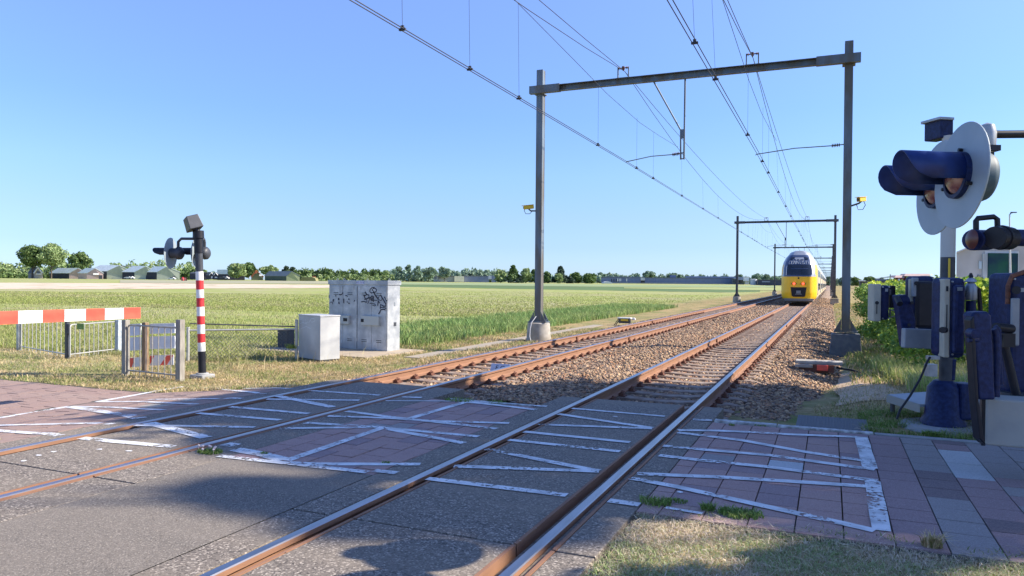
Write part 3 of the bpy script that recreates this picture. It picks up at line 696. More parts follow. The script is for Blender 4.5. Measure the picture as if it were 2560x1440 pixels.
# cameras on the posts
def cctv(P, d, label):
    t = thing('security_camera', P, label, 'security camera')
    P = Vector(P); d = Vector(d).normalized(); sd = d.cross(UP).normalized(); up = sd.cross(d)
    MB().box(P, (.11, .34, .12), (sd, d, up)).build('housing', C['yell'], t, bevel=.015)
    MB().box(P-d*-.03+up*.068, (.14, .4, .012), (sd, d, up)).build('sun_hood', C['yell'], t)
    MB().cyl(P+d*.165, P+d*.185, .04, n=14).build('lens', C['glass'], t)
    return t, sd, up, d
t, sd, up, d = cctv((PXL-.34, 22.85, 4.12), (-.8, -.5, -.12), 'yellow camera on the left post of the nearest portal')
MB().tube([(PXL-.11, 22.95, 4.0), (PXL-.28, 22.9, 4.0), (PXL-.34, 22.85, 4.06)], .025, 8).build('bracket', C['mastdark'], t)
MB().tube([(PXL-.2, 22.9, 4.02), (PXL-.3, 22.85, 3.9), (PXL-.42, 22.8, 3.9), (PXL-.47, 22.78, 4.0), (PXL-.44, 22.8, 4.1)], .01, 6).build('cable', C['wire'], t)
t, sd, up, d = cctv((PXR+.36, 22.85, 4.02), (-.5, -.85, -.1), 'yellow camera on the right post of the nearest portal')
MB().tube([(PXR+.11, 22.95, 3.86), (PXR+.3, 22.9, 3.92), (PXR+.36, 22.85, 3.97)], .025, 8).build('bracket', C['mastdark'], t)
MB().tube([(PXR+.24, 22.9, 3.88), (PXR+.28, 22.88, 3.74), (PXR+.4, 22.85, 3.74), (PXR+.46, 22.82, 3.86), (PXR+.42, 22.85, 3.96)], .01, 6).build('cable', C['wire'], t)
# earthing cable down the left footing
o = MB().tube([(PXL-.02, 22.8, .5), (PXL-.1, 22.6, .3), (PXL-.13, 22.56, .1), (PXL-.12, 22.5, -.15), (PXL-.05, 22.45, -.33)], .014, 8).build('earthing_cable', mat('white_cable', (.6, .6, .6), .5)); tag(o, 'pale cable hanging over the rounded footing of the left post', 'cable')
# cable trough lids on the left of the track
tr = MB()
for k in range(26): tr.box((-9.75, 16.6+k*.62, -.315), (.5, .6, .05))
o = MB().box((-9.75, 24.6, -.342), (.5, 16.6, .06)).build('concrete_path', mat('dirty_concrete', (.27, .24, .19), .95, col2=(.36, .3, .22), scale=2.5, amt=.8, bump=.2, bscale=30)); tag(o, kind='structure')
# ------------------------------------------------------------------ the train
def train():
    t = thing('passenger_train', (RTc, 66, 0), 'yellow and blue double decker train with graffiti above its windscreen and two red tail lamps', 'train')
    X, Y0 = RTc, 66.0
    prof = [(.42, 1.30), (.6, 1.37), (.95, 1.40), (2.2, 1.40), (3.0, 1.385), (3.5, 1.28), (3.9, 1.1), (4.2, .86), (4.38, .62), (4.5, .32), (4.54, 0)]
    def hw(z):
        for (a, wa), (b, wb) in zip(prof, prof[1:]):
            if z <= b: return wa+(wb-wa)*(z-a)/(b-a)
        return 0
    def setb(z): return (.10*max(0, .9-z)/.5)+1.75*max(0, (z-2.25)/2.2)**1.55
    def pt(u, z):
        w = hw(z) if z < 4.2 else max(.05, .86*math.sqrt(max(0, 1-((z-4.2)/.34)**2))); r_ = .95
        s = abs(u); cx = w*(1-(1-min(1, s))**1.0); yy = setb(z)+.9*max(0, (s-.45)/.55)**2.6+.1*s*s
        return Vector((X+math.copysign(w*s, u), Y0+yy, z))
    NU, Z = 40, [.42+.0925*i for i in range(45)]; Z = [z for z in Z if z < 4.54]
    grp = {'front_shell': MB(), 'dark_mask': MB(), 'silver_pillar': MB()}
    for i in range(NU):
        for j in range(len(Z)-1):
            u = -1+2*(i+.5)/NU; z = (Z[j]+Z[j+1])/2; s = abs(u)
            if z < 2.3: k = 'front_shell'
            elif s > .93-.04*(z-2.3): k = 'silver_pillar' if z > 3.3+0*s else 'front_shell'
            elif z > 4.12: k = 'silver_pillar'
            elif s > .86 or (u > .72): k = 'silver_pillar'
            else: k = 'dark_mask'
            a = [pt(-1+2*(i+p)/NU, Z[j+q]) for p, q in ((0, 0), (1, 0), (1, 1), (0, 1))]; grp[k].add(a, [(0, 1, 2, 3)], 0, True)
    for j in range(len(Z)-1):
        for u in (-1, 1):
            z = (Z[j]+Z[j+1])/2; k = 'front_shell' if z < 3.3 else 'silver_pillar'; a, b = pt(u, Z[j]), pt(u, Z[j+1])
            grp[k].add([a, b, Vector((b.x, Y0+3.6, b.z)), Vector((a.x, Y0+3.6, a.z))], [(0, 1, 2, 3)], 0, True)
    for k, m in (('front_shell', C['yellow']), ('dark_mask', C['tblue']), ('silver_pillar', C['tsilver'])): grp[k].build(k, m, t)
    def patch(u0, u1, z0, z1, n=10, lift=.03):
        mb = MB()
        for i in range(n):
            for j in range(n):
                P = [pt(u0+(u1-u0)*(i+p)/n, z0+(z1-z0)*(j+q)/n)-Vector((0, lift, 0)) for p, q in ((0, 0), (1, 0), (1, 1), (0, 1))]; mb.add(P, [(0, 1, 2, 3)], 0, True)
        return mb
    ws = patch(-.66, .74, 2.42, 3.28).build('windscreen', C['glass'], t)
    patch(-.72, -.69, 2.38, 3.2, 4, .035).build('windscreen_trim', C['white'], ws); patch(-.64, .72, 2.92, 2.96, 6, .034).build('sun_blind', C['tblue'], ws)
    patch(-.5, .45, 3.86, 3.93, 6, .03).build('roof_sill', C['black'], t)
    patch(-.62, -.36, 3.72, 3.9, 4, .04).build('top_lamp', C['glass'], t); patch(.36, .62, 3.72, 3.9, 4, .04).build('top_lamp', C['glass'], t)
    patch(-.32, .32, 3.74, 3.9, 4, .032).build('destination_panel', C['tsilver'], t)
    # graffiti: row of ragged pale letters over the windscreen
    gm = mat('graffiti_white', (.36, .39, .42), .6); gf = MB()
    letters = [[(.9, .9), (.2, 1), (.0, .5), (.2, 0), (.9, .1)], [(.1, 0), (.1, 1), (.9, 1), (.1, 1), (.1, .5), (.7, .5), (.1, .5), (.1, 0), (.9, 0)], [(0, 0), (.1, 1), (.5, .4), (.9, 1), (1, 0)], [(.1, 0), (.1, 1), (.8, .9), (.8, .5), (.1, .5)], [(0, 0), (.5, 1), (1, 0), (.75, .45), (.2, .45)], [(.1, 0), (.1, 1), (.9, 0), (.9, 1)], [(.9, .9), (.3, 1), (.1, .7), (.8, .4), (.7, 0), (.05, .1)], [(0, 1), (1, 1), (.5, 1), (.5, 0)], [(0, 1), (.5, .5), (1, 1), (.5, .5), (.5, 0)]]
    def write(L, u0, du, z0, dz, w):
        for k, l in enumerate(L):
            pts = [pt(u0+du*(k+p[0]*.85), z0+dz*p[1])-Vector((0, .045, 0)) for p in l]; ribbon(gf, pts, w, (0, -1, .25))
    write(letters, -.62, .142, 3.34, .26, .06); write([[(0, 1), (.6, 0)], [(.2, .6), (.9, .6), (.5, .9), (.4, 0)], [(0, .6), (.2, 0), (.8, .1), (.9, .7)], [(0, 1), (0, .1), (.9, .1)], [(.9, .9), (.2, .8), (.8, .4), (.1, 0)]], -.42, .16, 3.64, .13, .035)
    gf.build('graffiti', gm, t, recalc=False)
    # lamps, coupler hatch, bumper
    for x in (-.36, .36):
        MB().box((X+x, Y0-.03, 1.68), (.46, .1, .13)).build('lamp_housing', mat('lamp_housing', (.35, .24, .02), .4), t, bevel=.02)
        l = MB().cyl((X+x*.98, Y0-.07, 1.68), (X+x*.98, Y0-.1, 1.68), .085, n=16).build('tail_lamp', emis('tail_lamp_red', (1, .05, .03), 2.5), t)
    h = MB().prism([(X-.62, Y0-.02, 1.38), (X-.52, Y0-.02, .66), (X-.42, Y0-.02, .58), (X+.42, Y0-.02, .58), (X+.52, Y0-.02, .66), (X+.62, Y0-.02, 1.38)], (0, .1, 0)).build('coupler_recess', C['black'], t)
    MB().box((X, Y0-.12, .98), (.34, .3, .26)).box((X, Y0-.2, .8), (.5, .1, .06)).build('coupler', mat('coupler_steel', (.2, .22, .24), .4, .6), h, bevel=.02)
    MB().cyl((X, Y0-.02, 2.14), (X, Y0-.06, 2.14), .07, n=14).build('emblem_disc', C['black'], t)
    MB().prism([(X-1.15, Y0+.05, .44), (X+1.15, Y0+.05, .44), (X+1.05, Y0+.15, .24), (X-1.05, Y0+.15, .24)], (0, .5, 0)).build('snow_plough', C['plategrey'], t)
    MB().box((X, Y0+2.2, .3), (2.2, 3.4, .34)).build('underframe', C['tgrey'], t)
    # carriages
    yc = Y0+3.55; Lc = 26.4
    sec = [(-1.36, .5), (-1.40, .95), (-1.40, 3.0), (-1.28, 3.5), (-1.1, 3.9), (-.86, 4.2), (-.5, 4.44), (0, 4.54)]
    sec = sec+[(-a, b) for a, b in sec[-2::-1]]
    for c in range(6):
        y0 = yc if c == 0 else Y0+.4+c*Lc; y1 = Y0+.4+(c+1)*Lc-.5
        mb = MB(); n = len(sec); vs = [Vector((X+a, y0, b)) for a, b in sec]+[Vector((X+a, y1, b)) for a, b in sec]
        for i in range(n-1):
            zc = (sec[i][1]+sec[i+1][1])/2; mb.add([vs[i], vs[i+1], vs[n+i+1], vs[n+i]], [(0, 1, 2, 3)], 1 if zc > 3.1 else 0)
        mb.add(vs, [tuple(range(n, 2*n))], 1)
        if c: mb.add(vs, [tuple(range(n-1, -1, -1))], 1)
        body = mb.build('carriage', [mat('sheen_yellow_side', (.52, .42, .24), .5, col2=(.46, .38, .24), scale=1), C['tsilver']], t)  # yellow side paled to tan: grazing reflections put into the base colour
        for s in (-1, 1):
            for (za, zb_) in ((1.05, 1.75), (2.35, 2.95)):
                MB().box((X+s*1.405, (y0+y1)/2, (za+zb_)/2), (.02, y1-y0-7, zb_-za)).build('window_band', C['tblue'], body)
            for k in range(7):
                yy = y0+5+k*(y1-y0-10)/6; MB().box((X+s*1.412, yy, 2.65), (.02, 1.6, .5)).box((X+s*1.412, yy, 1.4), (.02, 1.6, .55)).build('window', C['glass'], body)
            for yy in (y0+2.2, y1-2.2): MB().box((X+s*1.41, yy, 1.75), (.03, 1.3, 2.1)).build('door', C['tsilver'], body)
        MB().box((X, (y0+y1)/2, .46), (2.5, y1-y0-8, .4)).build('underframe', C['tgrey'], body)
        for yy in (y0+3.2, y1-3.2):
            b = MB().box((X, yy, .5), (2.3, 2.6, .3))
            for a in (-1.1, 1.1):
                for q in (-.75, .75): b.cyl((X+a*(-.0)+q*0+(-.9 if q < 0 else .9), yy+a, .46), (X+(-.72 if q < 0 else .72), yy+a, .46), .46, n=20)
            b.build('bogie', C['tgrey'], body)
    return t
train()
# trackside boxes
p = PX(1562, 803, -8.6); t = thing('trackside_box', (p.x, p.y, -.3), 'grey trackside box with yellow cover on a frame, left of the far track', 'equipment box')
MB().box((p.x, p.y, .02), (.62, .36, .05)).build('lid', mat('pale_lid', (.62, .64, .6), .5), t, bevel=.01)
MB().box((p.x, p.y, -.11), (.5, .3, .2)).build('box', C['blackgrey'], t, bevel=.01); MB().box((p.x+.03, p.y-.17, -.06), (.34, .05, .1)).build('cover', C['yell'], t, bevel=.01)
MB().cyl((p.x-.5, p.y, -.32), (p.x-.28, p.y, .0), .018).cyl((p.x-.4, p.y-.1, -.32), (p.x-.2, p.y-.1, .0), .018).cyl((p.x+.28, p.y, -.3), (p.x+.5, p.y, -.2), .018).build('frame', C['black'], t)
MB().box((p.x+.42, p.y, -.02), (.14, .2, .07)).cyl((p.x+.42, p.y, .02), (p.x+.42, p.y, .05), .05).build('junction', mat('pale_lid2', (.6, .6, .58), .5), t, bevel=.01)
p = PX(2030, 812, -.35); t = thing('trackside_box', (p.x, p.y, -.3), 'low box with pale lid and red end beside the near track', 'equipment box')
MB().box((p.x+.15, p.y+.1, -.06), (.95, .4, .07)).build('lid', C['concrete'], t, bevel=.012)
MB().box((p.x+.1, p.y, -.17), (.7, .3, .16)).build('box', C['rustdark'], t, bevel=.01); MB().box((p.x+.22, p.y-.17, -.15), (.22, .05, .12)).build('end_cover', C['redfl'], t, bevel=.01); MB().box((p.x-.15, p.y-.16, -.13), (.36, .06, .07)).build('bracket', C['concrete'], t, bevel=.01)
MB().tube([(p.x+.5, p.y, -.15), (p.x+.8, p.y+.1, -.2), (p.x+1.2, p.y-.2, -.27)], .02).build('cable', C['black'], t)
# ================================================================== LEFT SIDE OF THE CROSSING
def crossing_signal_left():
    P = G(506, 944); ztop = zup(592, P); t = thing('crossing_signal', P, 'red and white banded crossing signal mast left of the grey cabinets', 'crossing signal')
    x, y = P.x, P.y; r_ = .072
    rows = [592, 679, 701, 724, 745, 767, 790, 811, 834, 856, 878, 944]; zs = [zup(q, P) for q in rows]
    ma = [C['blackgrey'], C['white'], C['red'], C['white'], C['red'], C['white'], C['red'], C['white'], C['red'], C['white'], C['black']]
    lean = (488-506)/900.
    def c(z): return Vector((x, y, z))+CR*(-.072*(z-P.z)/2.6*1.2)
    body = MB()
    um = []; 
    for i in range(len(zs)-1):
        mm = ma[i]; 
        if mm not in um: um.append(mm)
        body.cyl(c(zs[i+1]), c(zs[i]), r_, n=20, mi=um.index(mm), caps=False)
    body.build('mast', um, t, recalc=False)
    MB().box((x, y, P.z+.02), (.34, .34, .1)).cyl((x, y, P.z), (x, y, P.z+.1), .12).build('base', C['concrete_grey'], t, bevel=.02)
    MB().cyl(c(ztop-.03), c(ztop+.12), r_*1.5, r_*1.45).cyl(c(ztop-.32), c(ztop-.03), r_*1.2).build('collar', C['black'], t)
    D = fwd(P); b = PD(482, 558, D-.05); ax_u = (CR*.28+UP*.96-CF*.0).normalized(); ax_r = (CR*.8+CF*.6).normalized(); ax_u = (UP*.93-CR*.36).normalized(); ax_f = ax_u.cross(ax_r).normalized(); ax_r = ax_f.cross(ax_u)
    MB().box(b, (.27, .3, .27), (ax_r, ax_f, ax_u), taper=.86).build('beacon_box', C['blackgrey'], t, bevel=.012)
    MB().cyl(b-ax_u*.12, c(ztop+.1), .035, .05).build('neck', C['blackgrey'], t)
    fdir = (-CR*.93-CF*.15).normalized()     # the lamps look along the road to the left
    def unit(cx, cy, D, arm0, arm_up):
        c0 = PD(cx, cy, D); fd = (-CR*.988+CF*.15).normalized()
        disc = MB(); n1 = 36; up_ = UP; sd = fd.cross(UP).normalized()
        pts = [c0+fd*.06+sd*(.22*math.sin(2*math.pi*k/n1))+up_*(.31*math.cos(2*math.pi*k/n1)) for k in range(n1)]; disc.prism(pts, fd*.006); disc.build('backboard', C['disc'], t)
        MB().lathe(c0-fd*.2, fd, [(.0, 0), (.09, .015), (.125, .05), (.13, .1), (.10, .12), (.10, .25)], 24).build('lamp', C['blackgrey'], t)
        hood = MB(); n = 12; L = []
        for k in range(n+1):
            a = -math.pi*.5+math.pi*2*(k/n)*.5*1.2-.3; a = math.radians(-20+220*k/n)
            th = min(1, max(0, (math.sin(a)+.35)/1.35)); l = .14+.2*math.sqrt(th*(2-th)); p0 = c0+fd*.07+sd*(.11*math.cos(a))+UP*(.11*math.sin(a)); L.append((p0, p0+fd*l))
        for (a0, a1), (b0, b1) in zip(L, L[1:]): hood.quad(a0, a1, b1, b0)
        h = hood.build('hood', C['black'], t, recalc=False); md = h.modifiers.new('s', 'SOLIDIFY'); md.thickness = .006
        MB().tube([arm0, arm0+(c0-fd*.1-arm0)*.0+Vector((c0.x-fd.x*.1-arm0.x, c0.y-fd.y*.1-arm0.y, 0))*.85, Vector((c0.x-fd.x*.1, c0.y-fd.y*.1, arm0.z-.06)), c0-fd*.1+UP*.1], .028, 10).build('arm', C['blackgrey'], t)
    D = fwd(P); unit(434, 633, D+.05, c(zup(597, P)), 0); unit(500, 633, D+.25, c(zup(597, P))+CF*.1, 0)
crossing_signal_left()
# barrier arm reaching in from the left
def barrier():
    E_ = PD(349, 782, 11.6); A = PD(-60, 797, 9.3); d = (E_-A).normalized(); ln = (E_-A).length; dd = d; A0 = A-d*4.2
    t = thing('level_crossing_barrier', A0, 'red and white lowered barrier boom reaching in from the left above the railings', 'barrier')
    up = UP; sd = d.cross(up).normalized(); up = sd.cross(d)
    bounds = [PD(q, 785, 11.6) for q in (0,)]
    # segment ends seen in the photograph
    xs_ = [349, 307, 260, 212, 159, 104, 43, -25]; us = []
    for q in xs_:
        r_, f = ray(q, 790); # intersect with vertical plane through the boom
        n = sd; k = (A-Vector((0, 0, H))).dot(Vector((n.x, n.y, 0)).normalized())/Vector((r_.x, r_.y, 0)).dot(Vector((n.x, n.y, 0)).normalized()); us.append((Vector((0, 0, H))+r_*k-A).dot(d))
    while us[-1] > -4.0: us.append(us[-1]-.62)
    hgt = .17
    sec = [(-.5, -.025), (-.46, -.045), (-.14, -.045), (-.1, -.03), (.1, -.03), (.14, -.045), (.46, -.045), (.5, -.025), (.5, .02), (-.5, .02)]
    for i in range(len(us)-1):
        a, b = us[i+1], us[i]; mb = MB(); n = len(sec); h2 = hgt
        vs = [A+d*a+up*(s*h2)+sd*o for s, o in sec]+[A+d*b+up*(s*h2)+sd*o for s, o in sec]
        mb.add(vs, [(k, (k+1) % n, n+(k+1) % n, n+k) for k in range(n)]+[tuple(range(n)), tuple(range(n, 2*n))])
        m = C['redfl'] if i % 2 == 0 else C['white']
        o = mb.build('segment', m, t)
        if i % 2 == 0: MB().box(A+d*((a+b)/2)-sd*.033, (b-a-.03, .012, .026), (d, sd, up)).build('reflector', C['red'] if i != 4 else C['blackgrey'], o)
    return t
barrier()
# the mast at the far end of that boom, beyond the picture edge
# railings
def bars_fence(A, B_, ztop, zbot, n, name, label, m, post=.03, cat='railing'):
    A, B_ = Vector(A), Vector(B_); t = thing(name, (A.x, A.y, zbot), label, cat); d = (B_-A); u = d.normalized(); sd = u.cross(UP)
    fr = MB()
    fr.tube([A+UP*(zbot+.02-A.z), A+UP*(ztop-.06-A.z), A+UP*(ztop-.015-A.z)+u*.02, A+UP*(ztop-A.z)+u*.08, B_+UP*(ztop-B_.z)-u*.08, B_+UP*(ztop-.015-B_.z)-u*.02, B_+UP*(ztop-.06-B_.z), B_+UP*(zbot+.02-B_.z)], .018, 8)
    fr.build('frame', m, t); MB().cyl(A+UP*(zbot+.08-A.z), B_+UP*(zbot+.08-B_.z), .015, n=8).build('bottom_rail', m, t)
    for k in range(1, n+1):
        p = A.lerp(B_, k/(n+1)); MB().cyl((p.x, p.y, zbot+.0), (p.x, p.y, ztop), .010, n=8).build('bar', m, t)
    return t
def post(P, ztop, w, m, label, name='fence_post', cat='post', depth=None):
    o = MB().box((P.x, P.y, (P.z-.1+ztop)/2), (w, depth or w, ztop-P.z+.1)).build(name, m, bevel=.006); tag(o, label, cat); return o
pa = G(314, 937); pb = G(450, 952); za = zup(800, pa); zb = zup(799, pb)
post(pa, za, .11, C['wood'], 'grey gate post left of the barred gate', 'gate_post'); post(pb, zb, .12, C['wood'], 'thick grey gate post right of the barred gate, beside the banded mast', 'gate_post')
zt = zup(812, pa); u = (pb-pa).normalized()
bars_fence(pa+u*.08, pb-u*.08, zt, pa.z+.02, 7, 'barred_gate', 'low barred gate between two grey posts', C['bar'], cat='gate')
# red-white warning board on its own trestle behind the gate
def board():
    D = fwd(pa)+.55; P = PD(375, 918, D); t = thing('warning_trestle', (P.x, P.y, g(P.x, P.y)), 'trestle of pale boards with a red and white striped lowest board, behind the barred gate', 'trestle')
    gp = g(P.x, P.y)
    for q in (363,): 
        b = PD(q, 930, D-.05); MB().box((b.x, b.y, (gp+zup(806, b))/2), (.1, .1, zup(806, b)-gp)).build('post', C['brown'], t, bevel=.008)
    mw = mat('board_back', (.72, .76, .8), .5, col2=(.62, .66, .7), scale=6)
    for (x0, x1, y0, y1, mm) in ((323, 352, 813, 840, mw), (323, 352, 846, 877, mw), (374, 437, 812, 835, mw), (374, 437, 844, 873, mw), (323, 352, 895, 918, None), (374, 434, 889, 914, None)):
        a = PD(x0, y1, D); b = PD(x1, y1-2, D); c = PD(x1, y0-2, D); e = PD(x0, y0, D)
        if mm: MB().prism([a, b, c, e], CF*.03).build('board', mm, t); MB().prism([a-CF*.004, b-CF*.004, b-CF*.004+UP*.02, a-CF*.004+UP*.02], CF*.03).prism([e-CF*.004, c-CF*.004, c-CF*.004+UP*.02, e-CF*.004+UP*.02], CF*.03).build('board_edge', C['white'], t)
        else:
            o = MB().prism([a, b, c, e], CF*.02).build('striped_board', C['white'], t); n = 2 if x1-x0 > 40 else 1; w = (b-a).length
            ur = (b-a).normalized(); hh = (e-a).length
            for k in range(n):
                s = .0 if n == 1 else (.0 if k == 0 else .28*1.0); 
                if n == 1: pts = [a, a+ur*.06, a+ur*.12+UP*hh*.95, a+UP*hh]
                elif k == 0: pts = [a+UP*hh*.0, a+ur*.0+UP*hh*.0, a+ur*.1+UP*hh*.97, a+UP*hh]
                else: pts = [a+ur*.22, a+ur*.36, a+ur*.50+UP*hh*.97, a+ur*.36+UP*hh*.97]
                MB().prism([p-CF*.003 for p in pts], CF*.002).build('stripe', C['redfl'], o)
board()
# second railing with gate (left, behind the boom)
qa = G(48, 876); qb = G(168, 897); qc = G(296, 883)
mg = mat('pale_galvanised', (.5, .5, .47), .5, .4, col2=(.4, .4, .38), scale=9)
bars_fence(qa+Vector((.08, 0, 0)), qb-Vector((.06, 0, 0)), zup(800, qb), qb.z+.03, 10, 'railing_panel', 'galvanised railing panel under the boom, its left half', mg)
bars_fence(qb+Vector((.1, 0, 0)), qc-Vector((.06, .03, 0)), zup(804, qc), qb.z+.03, 9, 'railing_panel', 'bent galvanised railing with a small green plate under the boom', mg)
post(qa, zup(800, qa), .1, C['galv'], 'thick galvanised post at the left end of the railing'); post(qb, zup(800, qb), .08, C['blackgrey'], 'dark post with a latch between the two railing panels'); post(qc, zup(800, qc), .12, mat('scaly_post', (.45, .5, .54), .6, col2=(.3, .35, .4), scale=14), 'pale scaly post right of the bent railing')
b = PD(201, 816, fwd(qb)); o = MB().box(b, (.17, .01, .14), (CR, CF, UP)).build('notice_plate', mat('green_plate', (.2, .3, .08), .5, col2=(.14, .24, .06), scale=20)); tag(o, 'small green plate fixed to the bent railing', 'plate')
b = PD(170, 822, fwd(qb)-.05); o = MB().box(b, (.1, .08, .24), (CR, CF, UP)).build('gate_latch', C['blackgrey'], bevel=.01); tag(o, 'dark latch box on the post between the railing panels', 'latch')
# wire mesh fence from the mast to the small cabinet
fa = G(470, 903); fb = G(741, 898); t = thing('mesh_fence', (fa.x, fa.y, fa.z), 'low wire mesh fence with a pale pipe rail, right of the banded mast', 'fence')
zfa, zfb = zup(820, fa), zup(820, fb)
for p, z, q in ((fa, zfa, 0), (fb, zup(801, fb), 1)): MB().cyl((p.x, p.y, p.z-.1), (p.x, p.y, z), .036, n=12).cyl((p.x, p.y, z), (p.x, p.y, z+.02), .042, n=12).build('post', mg, t)
MB().cyl((fa.x, fa.y, zup(826, fa)), (fb.x, fb.y, zup(823, fb)), .022, n=10).build('pipe_rail', mg, t)
MB().cyl((fa.x-.1, fa.y+.15, zup(810, fa)), (fb.x, fb.y+.06, zup(817, fb)), .016, n=8).build('top_cable', C['mastdark'], t)
d = fb-fa; L = d.length; u = d.normalized(); hh = zup(830, fa)-fa.z-.08; ms = MB(); st = .085; k = -int(hh/st)
while k*st < L:
    for s in (1, -1):
        a0, a1 = k*st, k*st+hh
        if s < 0: a0, a1 = a1, a0
        z0, z1 = 0., hh
        def clip(a0, z0, a1, z1):
            if a1 == a0: return None
            t0, t1 = 0., 1.
            for lo, hi in ((0, L),):
                for bnd, sg in ((lo, 1), (hi, -1)):
                    p_ = a0-bnd; q_ = a1-bnd; p_ *= sg; q_ *= sg
                    if p_ < 0 and q_ < 0: return None
                    if p_ < 0: t0 = max(t0, p_/(p_-q_))
                    if q_ < 0: t1 = min(t1, p_/(p_-q_))
            return (t0, t1) if t1 > t0 else None
        c_ = clip(a0, z0, a1, z1)
        if c_:
            def pp(tt): q = fa+u*(a0+(a1-a0)*tt); return Vector((q.x, q.y, fa.z+(fb.z-fa.z)*((a0+(a1-a0)*tt)/L)+.06+z0+(z1-z0)*tt))
            ms.cyl(pp(c_[0]), pp(c_[1]), .0042, n=3, caps=False)
    k += 1
ms.build('wire_mesh', C['mastdark'], t, recalc=False)
# dark box behind the mesh
P = G(706, 872); t = MB().box((P.x, P.y+.15, (P.z+zup(824, P))/2), (.36, .3, zup(824, P)-P.z)).build('battery_box', C['blackgrey'], bevel=.01); tag(t, 'low dark box behind the wire mesh, left of the small cabinet', 'box')
P = G(690, 845, .3)
# cabinets -----------------------------------------------------------
def cab(FLp, FRp, BRp, top_l, name, label, m, over=.03, lidh=.12):
    FL, FR, BR = G(*FLp), G(*FRp), G(*BRp); z0 = min(FL.z, FR.z)-.03; zt = zup(top_l, FL)
    fx = (FR-FL); fx.z = 0; w = fx.length; fx.normalize(); fy = Vector((-fx.y, fx.x, 0)); dep = abs((BR-FR).dot(fy)); 
    return FL, fx, fy, w, dep, z0, zt
FL, fx, fy, w, dep, z0, zt = cab((822, 872), (968, 882), (998, 878), 702, '', '', None)
dep = max(.5, min(.75, dep))
big = thing('relay_cabinet', (FL.x, FL.y, z0), 'tall grey four-door equipment cabinet with black graffiti', 'equipment cabinet')
A3 = (fx, fy, UP)
def at(u, v, dz=0.): return Vector((FL.x, FL.y, 0))+fx*u+UP*v-fy*dz
c0 = at(w/2, 0)+fy*dep/2
MB().box(Vector((c0.x, c0.y, (z0+zt)/2-.04)), (w, dep, zt-z0-.08), A3).build('body', C['cabinet'], big, bevel=.008)
lid = MB().box(Vector((c0.x, c0.y, zt-.04)), (w+.05, dep+.05, .12), A3).build('lid', C['cabinet'], big, bevel=.008)
for (q, s) in ((.2, .12), (.45, .12), (1.3, .12), (w-.18, .3)):
    e = at(q, zt+.045)+fy*s; mb = MB(); mb.tube([e+fx*(.028*math.cos(a))+UP*(.028*math.sin(a)) for a in [k*math.pi/5 for k in range(11)]], .006, 6); mb.cyl(e-UP*.05, e-UP*.025, .01, n=8); mb.build('lifting_eye', C['galv'], lid)
nd = 4
doors = []
for k in range(4):
    u0 = .02+k*(w-.04)/4; u1 = u0+(w-.04)/4-.008; d0 = MB().box(at((u0+u1)/2, (z0+.08+zt-.13)/2, .008), (u1-u0, .016, zt-z0-.23), A3).build('door', C['cabinet'], big, bevel=.003); doors.append(d0)
    lv = MB()
    for vz in (zt-.33, zt-.38, z0+.30, z0+.35): lv.box(at((u0+u1)/2, vz, .02), (.17, .012, .014), A3)
    lv.build('vent_slots', C['blackgrey'], d0)
    for vz in (z0+.35, (z0+zt)/2, zt-.45):
        hx = u0 if k % 2 == 0 else u1; MB().cyl(at(hx, vz-.05, .022), at(hx, vz+.05, .022), .012, n=8).build('hinge', C['galv'], d0)
for (x0, x1, y0, y1, nt) in ((836, 878, 787, 808, (865, 875)), (909, 952, 789, 812, (909, 916))):
    a = (x0+x1)/2; ua = (x0-822)/146*w; ub = (x1-822)/146*w; vt = zup(y0, at(ua, z0)); vb = zup(y1, at(ua, z0))
    h = MB().box(at((ua+ub)/2, (vt+vb)/2, .05), (ub-ua, .09, vt-vb), A3).build('lock_cover', mat('lock_cover', (.42, .45, .42), .5), big, bevel=.006)
    n0 = (nt[0]-822)/146*w; n1 = (nt[1]-822)/146*w; MB().box(at((n0+n1)/2, (vt+vb)/2, .098), (n1-n0, .006, .09), A3).build('lock_opening', C['black'], h)
MB().box(at(w*.5, (z0+zt)/2-.03, .018), (.012, .01, zt-z0-.24), A3).build('door_gap', C['black'], big)
